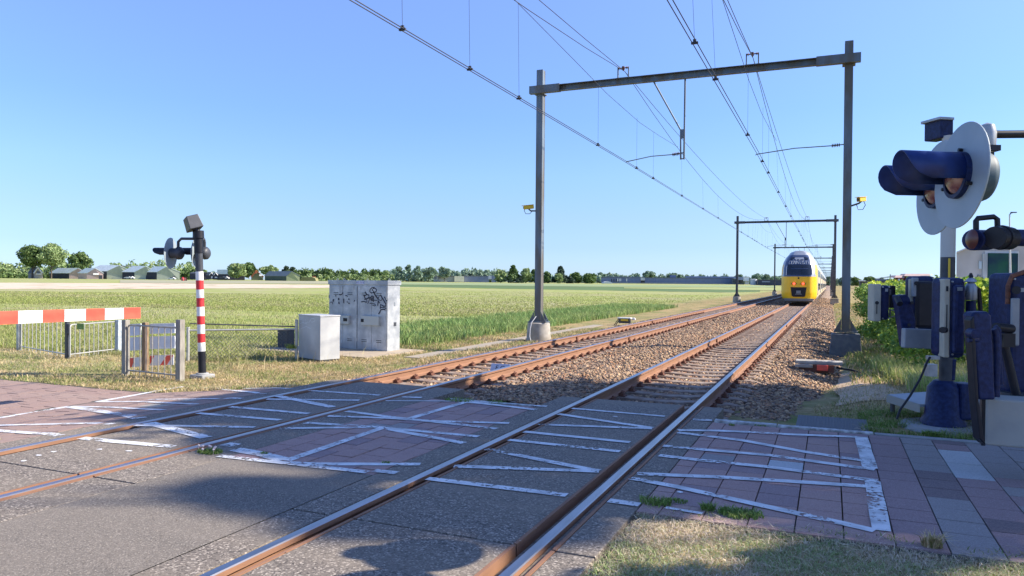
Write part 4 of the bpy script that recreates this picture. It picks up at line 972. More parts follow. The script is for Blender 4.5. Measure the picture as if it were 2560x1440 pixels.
# number plate and graffiti
lp = MB().box(at((903-822)/146*w, zt-.045, .028), (.27, .004, .085), A3).build('number_plate', mat('label_tape', (.55, .56, .66), .5), big)
text_obj('number', 'RK 781A', .078, mat('label_ink', (.2, .2, .36), .6), big, at((903-822)/146*w, zt-.045, .031), fx, UP, .0006)
def onfront(zx, zy):
    px = 800+zx/12.19; py = 690+zy/12.19; d, f = ray(px, py); n = fy; k = (Vector((FL.x, FL.y, 0))-Vector((0, 0, H))).dot(n)/d.dot(n); return Vector((0, 0, H))+d*k
gi = mat('graffiti_ink', (.012, .012, .03), .5)
ST = [([(1680,345),(1600,350),(1540,410),(1530,470),(1570,515),(1640,510),(1720,480),(1740,430),(1700,380),(1640,375),(1600,430),(1640,460)],18), ([(1640,470),(1700,590),(1790,700)],28), ([(1390,480),(1430,570),(1380,600),(1340,580)],28), ([(1350,590),(1400,700)],22), ([(1430,560),(1500,580),(1510,640),(1450,690),(1370,715)],24), ([(1400,700),(1560,660)],22),
 ([(1430,700),(1450,790)],12), ([(1530,690),(1470,850)],14), ([(1560,740),(1570,630),(1600,610),(1640,620),(1640,790)],24), ([(1560,740),(1600,690),(1640,700),(1590,760)],18), ([(1560,735),(1760,740)],14), ([(1640,610),(1600,690)],12), ([(1770,720),(1830,590)],14), ([(1790,700),(1840,740),(1890,745),(1900,680)],14), ([(1850,570),(1900,650),(2020,850),(2020,920),(1960,920),(1860,870),(1850,1000)],24), ([(1970,630),(2050,770)],20), ([(1790,740),(1775,910)],18), ([(1800,770),(1830,830)],18),
 ([(1270,790),(1350,775),(1440,800)],20), ([(1530,835),(1600,830),(1680,850),(1720,910)],14), ([(1600,885),(1650,890),(1690,920)],14), ([(1850,960),(1930,955),(2040,985)],18), ([(2010,1030),(1940,1010),(1870,1030),(1840,1100),(1800,1160)],24),
 ([(600,560),(640,575),(690,550),(715,500)],20), ([(480,590),(510,600),(495,625)],16), ([(430,700),(415,780)],30), ([(330,800),(380,795),(405,820),(400,860)],12), ([(590,670),(585,740)],34), ([(590,780),(600,850)],28), ([(735,690),(745,830)],18), ([(790,600),(830,595),(860,630)],18), ([(880,700),(915,710)],26), ([(845,770),(850,810)],20), ([(885,820),(920,840)],24), ([(1055,750),(1075,765)],34)]
gr_ = MB()
for i, (pts, wd) in enumerate(ST):
    Pn = [onfront(*p) for p in pts]; ribbon(gr_, Pn, wd/12.19/92*1.6, -fy, .0215+.0002*i)
gr_.build('graffiti', gi, big, recalc=False)
for i in range(9):
    u = random.uniform(.05, w-.05); v = random.choice([z0+.12, zt-.14]); L_ = random.uniform(.08, .3); MB().prism([at(u, v+(L_ if v < z0+.2 else 0), .0175), at(u+.012, v+(L_*.8 if v < z0+.2 else 0), .0175), at(u+.008, v-(0 if v < z0+.2 else L_), .0175), at(u+.002, v-(0 if v < z0+.2 else L_), .0175)], -fy*.0008).build('rust_streak', mat('rust_streak', (.30, .24, .19), .8), big)
# side details
sd0 = at(w, 0)+fx*.004; e = Vector((sd0.x, sd0.y, zup(805, FL)))+fy*dep*.6; MB().box(e, (.012, .1, .1), A3).build('socket_cover', C['blackgrey'], big)
MB().box(e+UP*.55-fy*.02, (.008, .05, .1), A3).build('sticker', C['plategrey'], big)
# slab under it
pz = MB(); cx = at(w/2-.35, 0)-fy*.35; SLAB = (cx.copy(), fx.copy(), fy.copy(), (w+1.9)/2, (dep+1.9)/2); pz.box(Vector((cx.x, cx.y, z0+.03)), (w+1.9, dep+1.9, .08), A3); o = pz.build('concrete_slab', mat('sandy_concrete', (.33, .28, .21), .95, col2=(.42, .33, .22), scale=3, amt=.8, bump=.2, bscale=30)); tag(o, kind='structure')
FL, fx, fy, w, dep, z0, zt = cab((746, 897), (800, 905), (831, 896), 787, '', '', None); dep = max(.35, min(.55, dep)); A3 = (fx, fy, UP)
small = thing('utility_cabinet', (FL.x, FL.y, z0), 'small pale grey cabinet with faded graffiti in front of the tall one', 'equipment cabinet')
c0 = at(w/2, 0)+fy*dep/2
ms_ = mat('pale_cabinet', (.46, .47, .47), .55, .2, col2=(.52, .53, .53), scale=3, col3=(.4, .41, .42), scale3=2)
MB().box(Vector((c0.x, c0.y, (z0+.06+zt)/2)), (w, dep, zt-z0-.08), A3).build('body', ms_, small, bevel=.008)
MB().box(Vector((c0.x, c0.y, zt)), (w+.02, dep+.02, .03), A3).build('lid', ms_, small, bevel=.005); MB().box(Vector((c0.x, c0.y, z0+.03)), (w-.04, dep-.04, .1), A3).build('plinth', C['blackgrey'], small)
def onfront2(px, py):
    d, f = ray(px, py); k = (Vector((FL.x, FL.y, 0))-Vector((0, 0, H))).dot(fy)/d.dot(fy); return Vector((0, 0, H))+d*k
gr_ = MB()
for i, pts in enumerate([[(747,812),(757,806),(768,810)],[(752,822),(766,816),(778,822)],[(750,800),(756,797)],[(758,798),(758,806)],[(764,797),(764,807),(770,805)],[(772,807),(778,797),(786,796),(788,802),(780,806),(776,800)]]): ribbon(gr_, [onfront2(*p) for p in pts], .012, -fy, .004+.0002*i)
gr_.build('graffiti', mat('faded_graffiti', (.6, .64, .68), .6), small, recalc=False)
# ================================================================== RIGHT SIDE OF THE CROSSING
def fax(yaw):
    a = R(yaw); r_ = CR*math.cos(a)+CF*math.sin(a); f = -CR*math.sin(a)+CF*math.cos(a); return (r_, f, UP)
def fbox(px0, px1, py0, py1, D, depth, yaw=0., mb=None, grow=0., lean=0.):
    """box whose front face fills the given photo rectangle at depth D"""
    if D > 300: yaw = yaw-math.degrees(math.atan(((px0+px1)/2-1280)/F))*.9
    A = fax(yaw); c = PD((px0+px1)/2, (py0+py1)/2, D); w = (px1-px0)/F*D/max(.3, math.cos(R(yaw)) if D < 300 else 1/math.cos(math.atan(((px0+px1)/2-1280)/F))); h = (py1-py0)/F*D
    if lean: A = (A[0]*math.cos(lean)+UP*math.sin(lean), A[1], UP*math.cos(lean)-A[0]*math.sin(lean))
    mb = mb or MB(); return mb.box(c+A[1]*depth/2, (w, depth, h), A)
DS = 9.0
SP = G(2364, 1046, .1); SP.z = -.05
sig = thing('crossing_signal', SP, 'big crossing signal mast with white band, hooded top box and dark equipment boxes', 'crossing signal')
def sp(z): return Vector((SP.x, SP.y, z))
top = zup(352, SP); DS = fwd(SP)
mb = MB(); zz_ = [zup(q, SP) for q in (1000, 643, 560, 470, 340)]
for i, mi in enumerate((0, 1, 0, 1)): mb.cyl(sp(zz_[i]), sp(zz_[i+1]), .078, n=20, mi=mi, caps=(i == 3))
mb.build('mast', [C['blackgrey'], mat('mast_white', (.5, .5, .46), .6)], sig)
fbox(2350, 2386, 296, 345, DS, .26, 12).build('top_box', C['bluepaint'], sig, bevel=.012); fbox(2347, 2389, 292, 299, DS-.03, .3, 12).build('top_box_lid', C['galv'], sig, bevel=.006)
MB().box(PD(2373, 672, DS-.1), (.02, .01, .24), fax(0)).build('yellow_strip', C['yell'], sig)
# cast foot
ft = MB(); b0 = zup(1042, SP)
ft.lathe(sp(b0-.1)-CR*.03, UP, [(.24, 0), (.24, .05), (.2, .12), (.17, .45), (.13, .5), (.1, .53)], 20); ft.build('foot', C['bluepaint'], sig)
MB().box(sp((b0+.20))+CR*.17-CF*.05, (.24, .26, .42), fax(8), taper=.8).build('foot_cover', C['bluepaint'], sig, bevel=.03)
MB().lathe(sp(b0-.25), UP, [(.5, 0), (.5, .12), (.46, .16), (.0, .165)], 28).build('plinth', C['concrete_grey'], sig)
MB().tube([PD(2325, 893, DS-.1), PD(2318, 905, DS-.12), PD(2300, 948, DS-.15), PD(2275, 990, DS-.2), PD(2250, 1025, DS-.3), PD(2242, 1048, DS-.3)], .013, 8).build('cable', C['black'], sig)
MB().box(PD(2327, 925, DS-.05), (.1, .1, .14), fax(0)).box(PD(2332, 894, DS-.05), (.14, .05, .04), fax(0)).build('cable_clamp', C['galv'], sig)
MB().cyl(PD(2384, 898, DS-.05), PD(2380, 950, DS-.05), .03).cyl(PD(2360, 921, DS), PD(2384, 921, DS-.05), .028).build('conduit', C['bluepaint'], sig)
# equipment boxes on the mast
def ebox(px0, px1, py0, py1, D, depth, yaw, label, cover=None, m='bluepaint', rnd=.03):
    c = PD((px0+px1)/2, (py0+py1)/2, D); t = thing('equipment_box', (c.x, c.y, c.z-(py1-py0)/F*D/2), label, 'equipment box')
    fbox(px0, px1, py0, py1, D, depth, yaw).build('case', C[m], t, bevel=rnd, seg=3)
    w_, h_ = px1-px0, py1-py0
    for q in (.2, .8):
        a = PD(px1-w_*.04, py0+h_*q, D-.012); MB().cyl(a-UP*.03, a+UP*.03, .011, n=8).build('hinge', C['blackgrey'], t)
    for q, r_ in ((.16, .05), (.84, .05), (.16, .95), (.84, .95)):
        a = PD(px0+w_*q, py0+h_*r_, D); MB().cyl(a+CF*.01, a-CF*.014, .009, n=6).build('bolt', C['galv'], t)
    a = PD(px0+w_*.6, py0+h_*.14, D-.07); MB().box(a, (w_/F*D*.3, .004, .035), fax(yaw)).build('label_plate', C['plategrey'], t)
    return t
def cover(t, px0, px1, py0, py1, D, depth, yaw, m='beige', rnd=.012, name='cover'): return fbox(px0, px1, py0, py1, D, depth, yaw).build(name, C[m], t, bevel=rnd)
t = ebox(2202, 2226, 713, 800, 8.3, .22, 10, 'slim dark box with a beige cover and keyhole, leftmost by the hedge'); k = cover(t, 2185, 2202, 710, 804, 8.25, .26, -12)
MB().cyl(PD(2192.5, 757, 8.2), PD(2192.5, 757, 8.12), .02).box(PD(2192, 770, 8.22), (.008, .006, .13), fax(0)).build('lock', C['black'], k)
fbox(2226, 2240, 714, 770, 8.4, .16, 10).build('bracket', C['black'], t, bevel=.01); MB().tube([PD(2226, 775, 8.4), PD(2240, 777, 8.45), PD(2240, 790, 8.45), PD(2226, 793, 8.4)], .008, 6).build('loop', C['beige'], t)
t = ebox(2282, 2342, 690, 826, 8.2, .2, 0, 'broad dark box with rounded shoulders to the left of the mast', rnd=.05); cover(t, 2274, 2283, 697, 760, 8.22, .2, -20); fbox(2292, 2335, 702, 820, 8.12, .06, 0).build('door', C['black'], t, bevel=.03)
fbox(2283, 2297, 694, 742, 8.14, .05, 0).build('window_plate', C['plategrey'], t, bevel=.01); MB().cyl(PD(2291, 708, 8.13), PD(2291, 708, 8.08), .022).build('lock', C['black'], t)
t = ebox(2373, 2418, 694, 896, 7.2, .3, 6, 'tall dark box with a long pale edge, in front of the mast', rnd=.05); cover(t, 2361, 2374, 697, 894, 7.2, .3, -14, rnd=.01)
fbox(2386, 2416, 712, 885, 7.14, .06, 6).build('door', C['bluepaint'], t, bevel=.03); MB().box(PD(2367, 790, 7.17), (.008, .006, .22), fax(0)).box(PD(2368, 722, 7.17), (.02, .006, .05), fax(0)).build('lock_slot', C['black'], t)
MB().cyl(PD(2362, 825, 7.15), PD(2356, 825, 7.0), .03).build('knob', C['black'], t)
# bell
t = thing('warning_bell', PD(2427, 750, 7.3), 'small shiny bell between the tall dark box and the big blue arm', 'bell')
MB().lathe(PD(2427, 750, 7.3), UP, [(.05, -.0), (.055, .02), (.055, .12), (.045, .15), (.03, .17), (.05, .18), (.045, .2), (.01, .23)], 20).build('dome', C['galv'], t)
MB().cyl(PD(2427, 752, 7.3), PD(2427, 830, 7.3), .045).build('stem', C['bluepaint'], t); MB().cyl(PD(2427, 700, 7.3)+UP*.03, PD(2427, 690, 7.3)+UP*.03, .025, .01).build('cap', C['black'], t)
MB().tube([PD(2440, 720, 7.3), PD(2446, 722, 7.3), PD(2450, 760, 7.3), PD(2452, 790, 7.3)], .02).build('hose', C['black'], t)
# cranked arms with counterweights
t = thing('barrier_drive', PD(2260, 850, 7.9), 'cranked dark blue arm carrying a plain grey plate, left of the mast', 'barrier arm')
mb = MB(); pts = [PD(x, y, 7.95) for x, y in ((2243, 738), (2268, 736), (2275, 745), (2290, 800), (2290, 835), (2275, 872), (2262, 866), (2252, 800))]; mb.prism(pts[::-1], CF*.12); mb.build('crank', C['bluepaint'], t, bevel=.012)
fbox(2262, 2366, 823, 872, 7.6, .08, 0, lean=-.03).build('plate', C['plategrey'], t, bevel=.01); MB().cyl(PD(2243, 745, 7.9), PD(2250, 760, 7.8), .03).build('pivot', C['black'], t)
for q in ((2280, 757), (2273, 812)): MB().cyl(PD(*q, 7.95), PD(*q, 7.88), .018, n=8).build('bolt', C['black'], t)
t = thing('barrier_drive', PD(2460, 1100, 6.2), 'broad dark blue arm leaning down to the concrete counterweight', 'barrier arm')
mb = MB(); D1 = 6.15
pts = [PD(x, y, D1) for x, y in ((2430, 790), (2436, 780), (2470, 778), (2480, 790), (2484, 880), (2490, 1000), (2448, 1000), (2440, 900))]; mb.prism(pts[::-1], CF*.14); mb.build('arm_plate', C['bluepaint'], t, bevel=.02, seg=3)
mb = MB(); pts = [PD(x, y, D1-.02) for x, y in ((2427, 800), (2436, 790), (2447, 995), (2463, 1112), (2450, 1098), (2440, 1000))]; mb.prism(pts[::-1], CF*.1); mb.build('arm_edge', C['black'], t, bevel=.008)
MB().cyl(PD(2425, 832, D1), PD(2440, 835, D1-.1), .04).cyl(PD(2420, 850, D1), PD(2445, 850, D1), .02).build('pivot', C['bluepaint'], t)
MB().tube([PD(2490, 992, D1+.1), PD(2492, 900, D1+.1), PD(2490, 835, D1+.1), PD(2484, 822, D1+.1)], .03, 10).tube([PD(2503, 960, D1+.15), PD(2498, 900, D1+.15), PD(2497, 825, D1+.15), PD(2488, 816, D1+.15)], .02, 10).build('rod', C['bluepaint'], t)
# concrete counterweight
D2 = 6.3; A = fax(-27); c = PD(2516, 1055, D2)
bl = thing('counterweight', (c.x, c.y, 0), 'pale concrete counterweight block with a bolt on top', 'counterweight')
lo = PD(2463, 1113, D2); hi = PD(2463, 996, D2-.0); hgt = hi.z-lo.z
MB().box(lo+A[0]*.45+A[1]*.16+UP*hgt/2, (.9, .32, hgt), A).build('block', mat('weight_concrete', (.36, .36, .33), .9, col2=(.30, .305, .29), scale=4, bump=.15, bscale=70, col3=(.42, .41, .36), scale3=1.6), bl, bevel=.02, seg=3)
MB().box(lo-A[0]*.012+A[1]*.12+UP*hgt/2, (.03, .2, hgt+.02), A).build('side_plate', C['black'], bl)
MB().box(PD(2486, 994, D2)+A[1]*.1, (.05, .05, .035), A).build('bolt', C['galv'], bl, bevel=.006)
for q in ((2540, 1045), (2508, 1096)): MB().cyl(PD(*q, D2), PD(*q, D2-.012), .007, n=8).build('bolt_hole', C['black'], bl)
# second drive box at the frame edge
t = ebox(2527, 2580, 682, 988, 6.6, .35, 0, 'very tall dark drive box cut by the right edge of the view', rnd=.05)
fbox(2530, 2550, 745, 865, 6.54, .03, 0).build('plate', C['plategrey'], t, bevel=.01); MB().cyl(PD(2541, 725, 6.56), PD(2541, 725, 6.5), .035).build('lock', C['black'], t)
MB().tube([PD(2519, 760, 6.6), PD(2520, 715, 6.6), PD(2530, 690, 6.6), PD(2560, 680, 6.6), PD(2600, 678, 6.6)], .02, 10).build('pipe', C['rustdark'], t)
MB().cyl(PD(2505, 835, 6.5), PD(2540, 985, 6.5), .035).cyl(PD(2490, 818, 6.4), PD(2528, 822, 6.5), .04).box(PD(2515, 850, 6.5), (.1, .1, .12), fax(0)).build('linkage', C['black'], t)
MB().cyl(PD(2545, 980, 6.6), PD(2545, 1030, 6.6), .14).build('pedestal', C['blackgrey'], t)
b0_ = PD(2498, 884, 9.4); b1_ = PD(2512, 897, 9.4)
# red-white boom glimpsed behind
t = thing('boom_barrier', PD(2600, 900, 9.4), 'short glimpse of a red and white boom between the two blue machines', 'barrier')
for i, (x0, x1) in enumerate(((2494, 2512), (2512, 2560), (2560, 2600))): fbox(x0, x1, 890, 907, 9.4+.0*i, .04, 0).build('segment', C['red'] if i % 2 == 0 else C['white'], t)
fbox(2494, 2512, 862, 886, 9.45, .03, 0).build('segment', mat('pale_red', (.5, .25, .22), .5), t)
# signal head with large discs, hung from an arm entering from the right
hd = thing('signal_head', PD(2420, 440, 4.0), 'large signal head with two grey discs, dark hoods and red lamps', 'signal head')
def big_unit(cx, cy, D, hx, hood_pts, rad, UP=UP):
    c0 = PD(cx, cy, D); UP_ = (UP*.996+CR*.085).normalized(); fd = (-CR*.996+CF*.087+UP*.085).normalized(); sd = fd.cross(UP_).normalized(); UP = UP_
    n1 = 44; pts = [c0+sd*(rad*.98*math.sin(2*math.pi*k/n1))+UP*(rad*math.cos(2*math.pi*k/n1)) for k in range(n1)]
    MB().prism(pts, fd*.008).build('disc', C['disc'], hd, bevel=.002)
    MB().lathe(c0-fd*.15, fd, [(.0, 0), (.085, .004), (.12, .02), (.135, .05), (.135, .15)], 28).build('lamp_case', mat('weathered_case', (.02, .045, .07), .6, col2=(.05, .10, .13), scale=12), hd)
    MB().lathe(c0+fd*.008, fd, [(.1, 0), (.098, .02), (.07, .045), (.0, .058)], 24).build('lens', C['lens'], hd)
    MB().lathe(c0+fd*.006, fd, [(.125, 0), (.125, .03), (.105, .032), (.105, .0)], 28).build('rim', C['bluepaint'], hd)
    hood = MB(); n = 18; L = []
    for k in range(n+1):
        a = math.radians(-16+212*k/n); top_ = min(1, max(0, (math.sin(a)+.276)/1.276)); l = .25+.20*math.sqrt(top_*(2-top_))*.8-.03; l *= .84
        p0 = c0+fd*.01+sd*(.122*math.cos(a))+UP*(.122*math.sin(a)); L.append((p0, p0+fd*l+UP*(-.012)))
    for (a0, a1), (b0, b1) in zip(L, L[1:]): hood.add([a0, a1, b1, b0], [(0, 1, 2, 3)], 0, True)
    h = hood.build('hood', mat('hood_blue', (.008, .022, .11), .45, col2=(.014, .04, .18), scale=10, spec=.4), hd); md = h.modifiers.new('s', 'SOLIDIFY'); md.thickness = .005
    for a in (-1, 1): MB().cyl(c0+fd*.01+sd*(a*.13)-UP*.06, c0+fd*.035+sd*(a*.13)-UP*.06, .01, n=8).build('bolt', C['black'], hd)
    MB().cyl(c0+fd*.01+UP*.135, c0+fd*.03+UP*.135, .01, n=8).build('bolt', C['black'], hd)
    return c0
c1 = big_unit(2404, 439, 3.95, 0, None, .283); c2 = big_unit(2348, 470, 4.45, 0, None, .283)
MB().lathe(PD(2467, 392, 4.0), UP, [(.03, 0), (.034, .02), (.042, .05), (.045, .13), (.035, .17), (.0, .185)], 20).build('elbow_cap', C['galv'], hd)
MB().tube([PD(2467, 335, 4.0), PD(2500, 336, 4.0), PD(2700, 334, 4.0)], .021, 12).build('arm', C['black'], hd)
MB().cyl(PD(2467, 375, 4.0), PD(2467, 410, 4.0), .035).box(PD(2474, 371, 3.97), (.09, .05, .03), fax(0)).build('clamp', C['black'], hd)
# second pair of lamp units seen from behind
l2 = thing('signal_head', PD(2490, 600, 6.0), 'pair of dark round lamp units on a horizontal pipe below the large discs', 'signal head')
MB().cyl(PD(2432, 600, 5.75), PD(2470, 600, 5.9), .082, .08, 20).cyl(PD(2470, 600, 5.9), PD(2486, 600, 5.9), .05).build('lamp_case', C['bluepaint'], l2, bevel=.004); MB().cyl(PD(2486, 594, 5.65), PD(2522, 596, 5.8), .086, .09, 20).cyl(PD(2500, 594, 5.7), PD(2506, 594, 5.72), .096).build('lamp_case', C['black'], l2, bevel=.004)
MB().lathe(PD(2430, 598, 5.7), -CR, [(.078, 0), (.055, .02), (0, .028)], 18).build('lens', mat('brown_lens', (.1, .03, .02), .3), l2)
MB().cyl(PD(2524, 594, 5.8), PD(2620, 596, 5.8), .066).build('pipe', C['bluepaint'], l2); MB().tube([PD(2440, 580, 5.8), PD(2440, 552, 5.8), PD(2444, 546, 5.8), PD(2484, 542, 5.8), PD(2493, 548, 5.8), PD(2494, 578, 5.8)], .021, 12).build('bent_pipe', C['black'], l2)
# bench-like platform behind the foot
D3 = 9.5; t = thing('platform', G(2231, 1033), 'low grey metal platform with one visible leg behind the mast foot', 'platform')
zp = PD(2222, 992, D3).z; a0 = PD(2220, 990, D3); pts = [a0, PD(2300, 1028, 8.75), PD(2470, 1040, 8.6), PD(2450, 990, 10.2)]; pts = [Vector((p.x, p.y, zp)) for p in pts]
MB().prism(pts, (0, 0, .03)).build('top', C['plategrey'], t); MB().prism([pts[0]-UP*.07, pts[1]-UP*.07, pts[1]+UP*.026, pts[0]+UP*.026], CF*.02-CR*.01).build('rim', mat('rim_metal', (.3, .29, .26), .6), t)
MB().cyl(a0+CR*.06-UP*.02, a0+CR*.06-UP*.32, .028).build('leg', C['mastdark'], t); MB().cyl(pts[2]-UP*.02, pts[2]-UP*.3, .028).build('leg', C['mastdark'], t)
# ================================================================== VEGETATION
def leafmesh(name, centers, radii, n_per, size, cols, m=None, flat=1., parent=None, shell=.55, label=None):
    """clouds of small leaf quads around cluster centres"""
    C0 = np.asarray(centers, float); r_ = np.asarray(radii, float); k = len(C0); n = k*n_per
    d = rng.normal(size=(n, 3)); d /= np.linalg.norm(d, axis=1)[:, None]; rad = (shell+(1-shell)*rng.random(n))*np.repeat(r_, n_per); rad *= np.where(rng.random(n) < .12, 1.22, 1)
    P = np.repeat(C0, n_per, 0)+d*rad[:, None]*np.array([1, 1, flat])
    a = rng.normal(size=(n, 3)); nn = d*.6+a*.6; nn /= np.linalg.norm(nn, axis=1)[:, None]; t = np.cross(nn, rng.normal(size=(n, 3))); t /= np.linalg.norm(t, axis=1)[:, None]; b = np.cross(nn, t)
    s = size*(.6+.8*rng.random(n))[:, None]; V = np.stack([P-t*s, P-b*s*.6, P+t*s, P+b*s*.6], 1).reshape(-1, 3); Fq = np.arange(4*n).reshape(n, 4)
    tint = pal(n, cols, .12)*np.repeat((.85+.3*rng.random(k)), n_per)[:, None]
    return npmesh(name, V, Fq, m or C['leaf'], tint, parent)
GREEN = [(.12, .19, .06), (.10, .165, .05), (.16, .23, .075), (.08, .135, .045)]
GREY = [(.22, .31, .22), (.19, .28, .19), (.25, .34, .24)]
PALE = [(.27, .36, .15), (.23, .32, .13), (.33, .4, .18)]
DARK = [(.05, .085, .055), (.07, .11, .06), (.04, .07, .05)]
def trunkmesh(h, r_, crown_z, spread, parent, nb=6, loc=(0, 0, 0)):
    mb = MB(); l = Vector(loc)
    mb.tube([l, l+Vector((r_*.4, 0, crown_z*.5)), l+Vector((0, 0, crown_z)), l+Vector((r_, -r_, h*.8))], [r_, r_*.8, r_*.65, r_*.2], 8)
    for k in range(nb):
        a = 2.4*k+random.random(); z = crown_z*(.75+.5*random.random()); e = l+Vector((math.cos(a)*spread*.7, math.sin(a)*spread*.7, z+spread*(.4+.4*random.random())))
        mb.tube([l+Vector((0, 0, z*.9)), l.lerp(e, .5)+Vector((0, 0, z*.35)), e], [r_*.4, r_*.28, r_*.08], 6)
    mb.v = [v+parent_world(parent) for v in mb.v]; return mb.build('trunk', mat('bark', (.12, .095, .07), .9, col2=(.07, .055, .045), scale=4), parent, recalc=False)
def make_tree(P, h, w, crown0, cols, label, name='tree', cat='tree', group=None, k=26, leaf=None, npr=110, shape='round', lean=0, trunk=True):
    """crown fills height crown0..h, width w; label first"""
    t = thing(name, P, label, cat, group); cs, rs = [], []; ch = h-crown0
    for i in range(k):
        u = random.random(); a = random.random()*6.283; zf = random.random()
        if shape == 'round': rr = math.sqrt(max(0, 1-(2*zf-1)**2))*.78+.05
        elif shape == 'cone': rr = (1-zf)*.9+.05
        else: rr = .75*(1-.35*zf)
        r0 = (.2+.14*random.random())*min(w, ch)*(.9 if shape != 'cone' else (.35+.75*(1-zf)))
        q = math.sqrt(random.random()); x = math.cos(a)*q*rr*w/2; y = math.sin(a)*q*rr*w/2; z = crown0+r0*.6+(ch-r0*1.3)*zf
        cs.append((x+lean*zf, y, z)); rs.append(r0)
    leafmesh('crown', cs, rs, npr, leaf or w*.035, cols, parent=t, flat=.8)
    if trunk: trunkmesh(h*.85, max(.08, h*.022), max(crown0, h*.2), w/2, t)
    return t
DT = 430.
def pxw(px, D=DT): return px/F*D
def bg_tree(px, pybase, ptop, wpx, cols, label, D=DT, crown_frac=.12, **kw):
    B0 = PD(px, pybase, D); T = PD(px, ptop, D); h = T.z-B0.z; return make_tree((B0.x, B0.y, B0.z-.3), h, pxw(wpx, D), h*crown_frac, cols, label, **kw)
bg_tree(80, 697, 611, 72, GREEN, 'tall spreading tree with bare lower trunk behind the dark roofed farmhouse', crown_frac=.38, k=48, npr=190, leaf=.55)
bg_tree(128, 696, 607, 66, PALE, 'tall spreading tree with pale trunk right of the farmhouse', crown_frac=.38, k=48, npr=190, leaf=.55)
bg_tree(200, 690, 631, 66, GREEN, 'dense round tree behind the brick barns', D=480, crown_frac=.05, k=30, leaf=1.0)
bg_tree(593, 697, 655, 46, PALE, 'round tree left of the orange roof', k=26, leaf=.8); bg_tree(622, 696, 656, 50, GREEN, 'round tree right behind the orange roof', D=450, k=26, leaf=.8)
bg_tree(672, 694, 661, 46, PALE, 'broad pale tree behind the green barn with the dark side', D=470, k=22, leaf=.8)
bg_tree(714, 696, 664, 22, DARK, 'dark narrow tree above the green barn', D=470, k=14, leaf=.7, shape='col'); bg_tree(729, 696, 661, 16, DARK, 'taller dark narrow tree above the green barn', D=475, k=12, leaf=.7, shape='col')
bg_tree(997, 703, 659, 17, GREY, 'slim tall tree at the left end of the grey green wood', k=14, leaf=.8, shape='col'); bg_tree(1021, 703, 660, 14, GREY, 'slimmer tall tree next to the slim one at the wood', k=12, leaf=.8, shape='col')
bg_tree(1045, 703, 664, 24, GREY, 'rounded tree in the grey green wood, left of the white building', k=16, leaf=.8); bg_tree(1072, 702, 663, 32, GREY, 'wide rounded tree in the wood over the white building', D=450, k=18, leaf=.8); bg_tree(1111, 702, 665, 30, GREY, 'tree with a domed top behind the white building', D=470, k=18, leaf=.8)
bg_tree(1251, 709, 672, 30, PALE, 'pale bushy tree right of the blue grey hall', k=20, leaf=.7); bg_tree(1283, 709, 662, 34, GREEN, 'pointed tree in the clump left of the nearest portal', k=22, leaf=.7, shape='cone'); bg_tree(1314, 709, 669, 30, PALE, 'round pale tree in the clump left of the nearest portal', k=20, leaf=.7); bg_tree(1336, 709, 672, 20, GREEN, 'small tree touching the left portal post', k=14, leaf=.7)
bg_tree(1366, 710, 678, 22, GREEN, 'small green tree just right of the left portal post', k=14, leaf=.7); bg_tree(1400, 710, 663, 34, DARK, 'dark conifer right of the left portal post', k=22, leaf=.7, shape='cone'); bg_tree(1397, 711, 682, 20, PALE, 'small pale tree in front of the dark conifer', D=420, k=12, leaf=.6)
bg_tree(1440, 711, 680, 34, GREEN, 'bushy tree right of the dark conifer', k=18, leaf=.7); bg_tree(1475, 711, 683, 40, GREEN, 'bushy tree at the right end of the clump', k=20, leaf=.7, shape='col', crown_frac=0); bg_tree(1420, 711, 690, 40, DARK, 'low dark bush under the conifer', D=425, k=14, leaf=.6, crown_frac=0)
bg_tree(1290, 710, 693, 70, DARK, 'long low dark bush under the clump of trees', D=425, k=18, leaf=.6, crown_frac=0)
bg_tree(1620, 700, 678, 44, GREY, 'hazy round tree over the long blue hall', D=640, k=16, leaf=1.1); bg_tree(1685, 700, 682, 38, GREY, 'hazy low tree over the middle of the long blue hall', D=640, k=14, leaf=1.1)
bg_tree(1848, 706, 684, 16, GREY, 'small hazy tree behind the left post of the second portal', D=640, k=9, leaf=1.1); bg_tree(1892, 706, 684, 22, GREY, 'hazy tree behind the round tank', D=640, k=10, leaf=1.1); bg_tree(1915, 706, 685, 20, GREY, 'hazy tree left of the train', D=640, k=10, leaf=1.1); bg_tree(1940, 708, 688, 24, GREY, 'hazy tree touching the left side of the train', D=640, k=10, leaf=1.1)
bg_tree(2140, 715, 691, 22, GREEN, 'dark round tree just right of the near portal post', D=420, k=14, leaf=.7); bg_tree(2108, 714, 693, 22, GREY, 'round tree left of the near portal post', D=430, k=14, leaf=.7); bg_tree(2172, 712, 689, 28, GREEN, 'round tree above the white roofed shed', D=520, k=14, leaf=.8)
bg_tree(2070, 712, 690, 14, GREY, 'distant tree at the end of the railway', D=900, k=8, leaf=1.4)
def wood(pts, D, hpx, cols, name, leaf, step=14, npr=60, lab='far-off row of trees along the horizon'):
    cs, rs = [], []; x0 = pts[0][0]; x1 = pts[-1][0]; x = x0
    while x <= x1:
        for (a, ya), (b, yb) in zip(pts, pts[1:]):
            if a <= x <= b: y = ya+(yb-ya)*(x-a)/(b-a); break
        hh = hpx*(.7+.5*random.random())
        for k in range(3):
            z = y-hh*(.15+.33*k); p = PD(x+random.uniform(-6, 6), z, D+random.uniform(-12, 25)); cs.append(tuple(p)); rs.append(pxw(hh*.36, D))
        x += step*(.6+.7*random.random())
    o = leafmesh(name, cs, rs, npr, leaf, cols); tag(o, kind='stuff'); return o
wood([(-60, 698), (160, 697)], 500, 34, PALE, 'distant_wood', 1.2, 10); wood([(-60, 698), (110, 698)], 470, 14, GREEN, 'distant_wood', .9, 9)
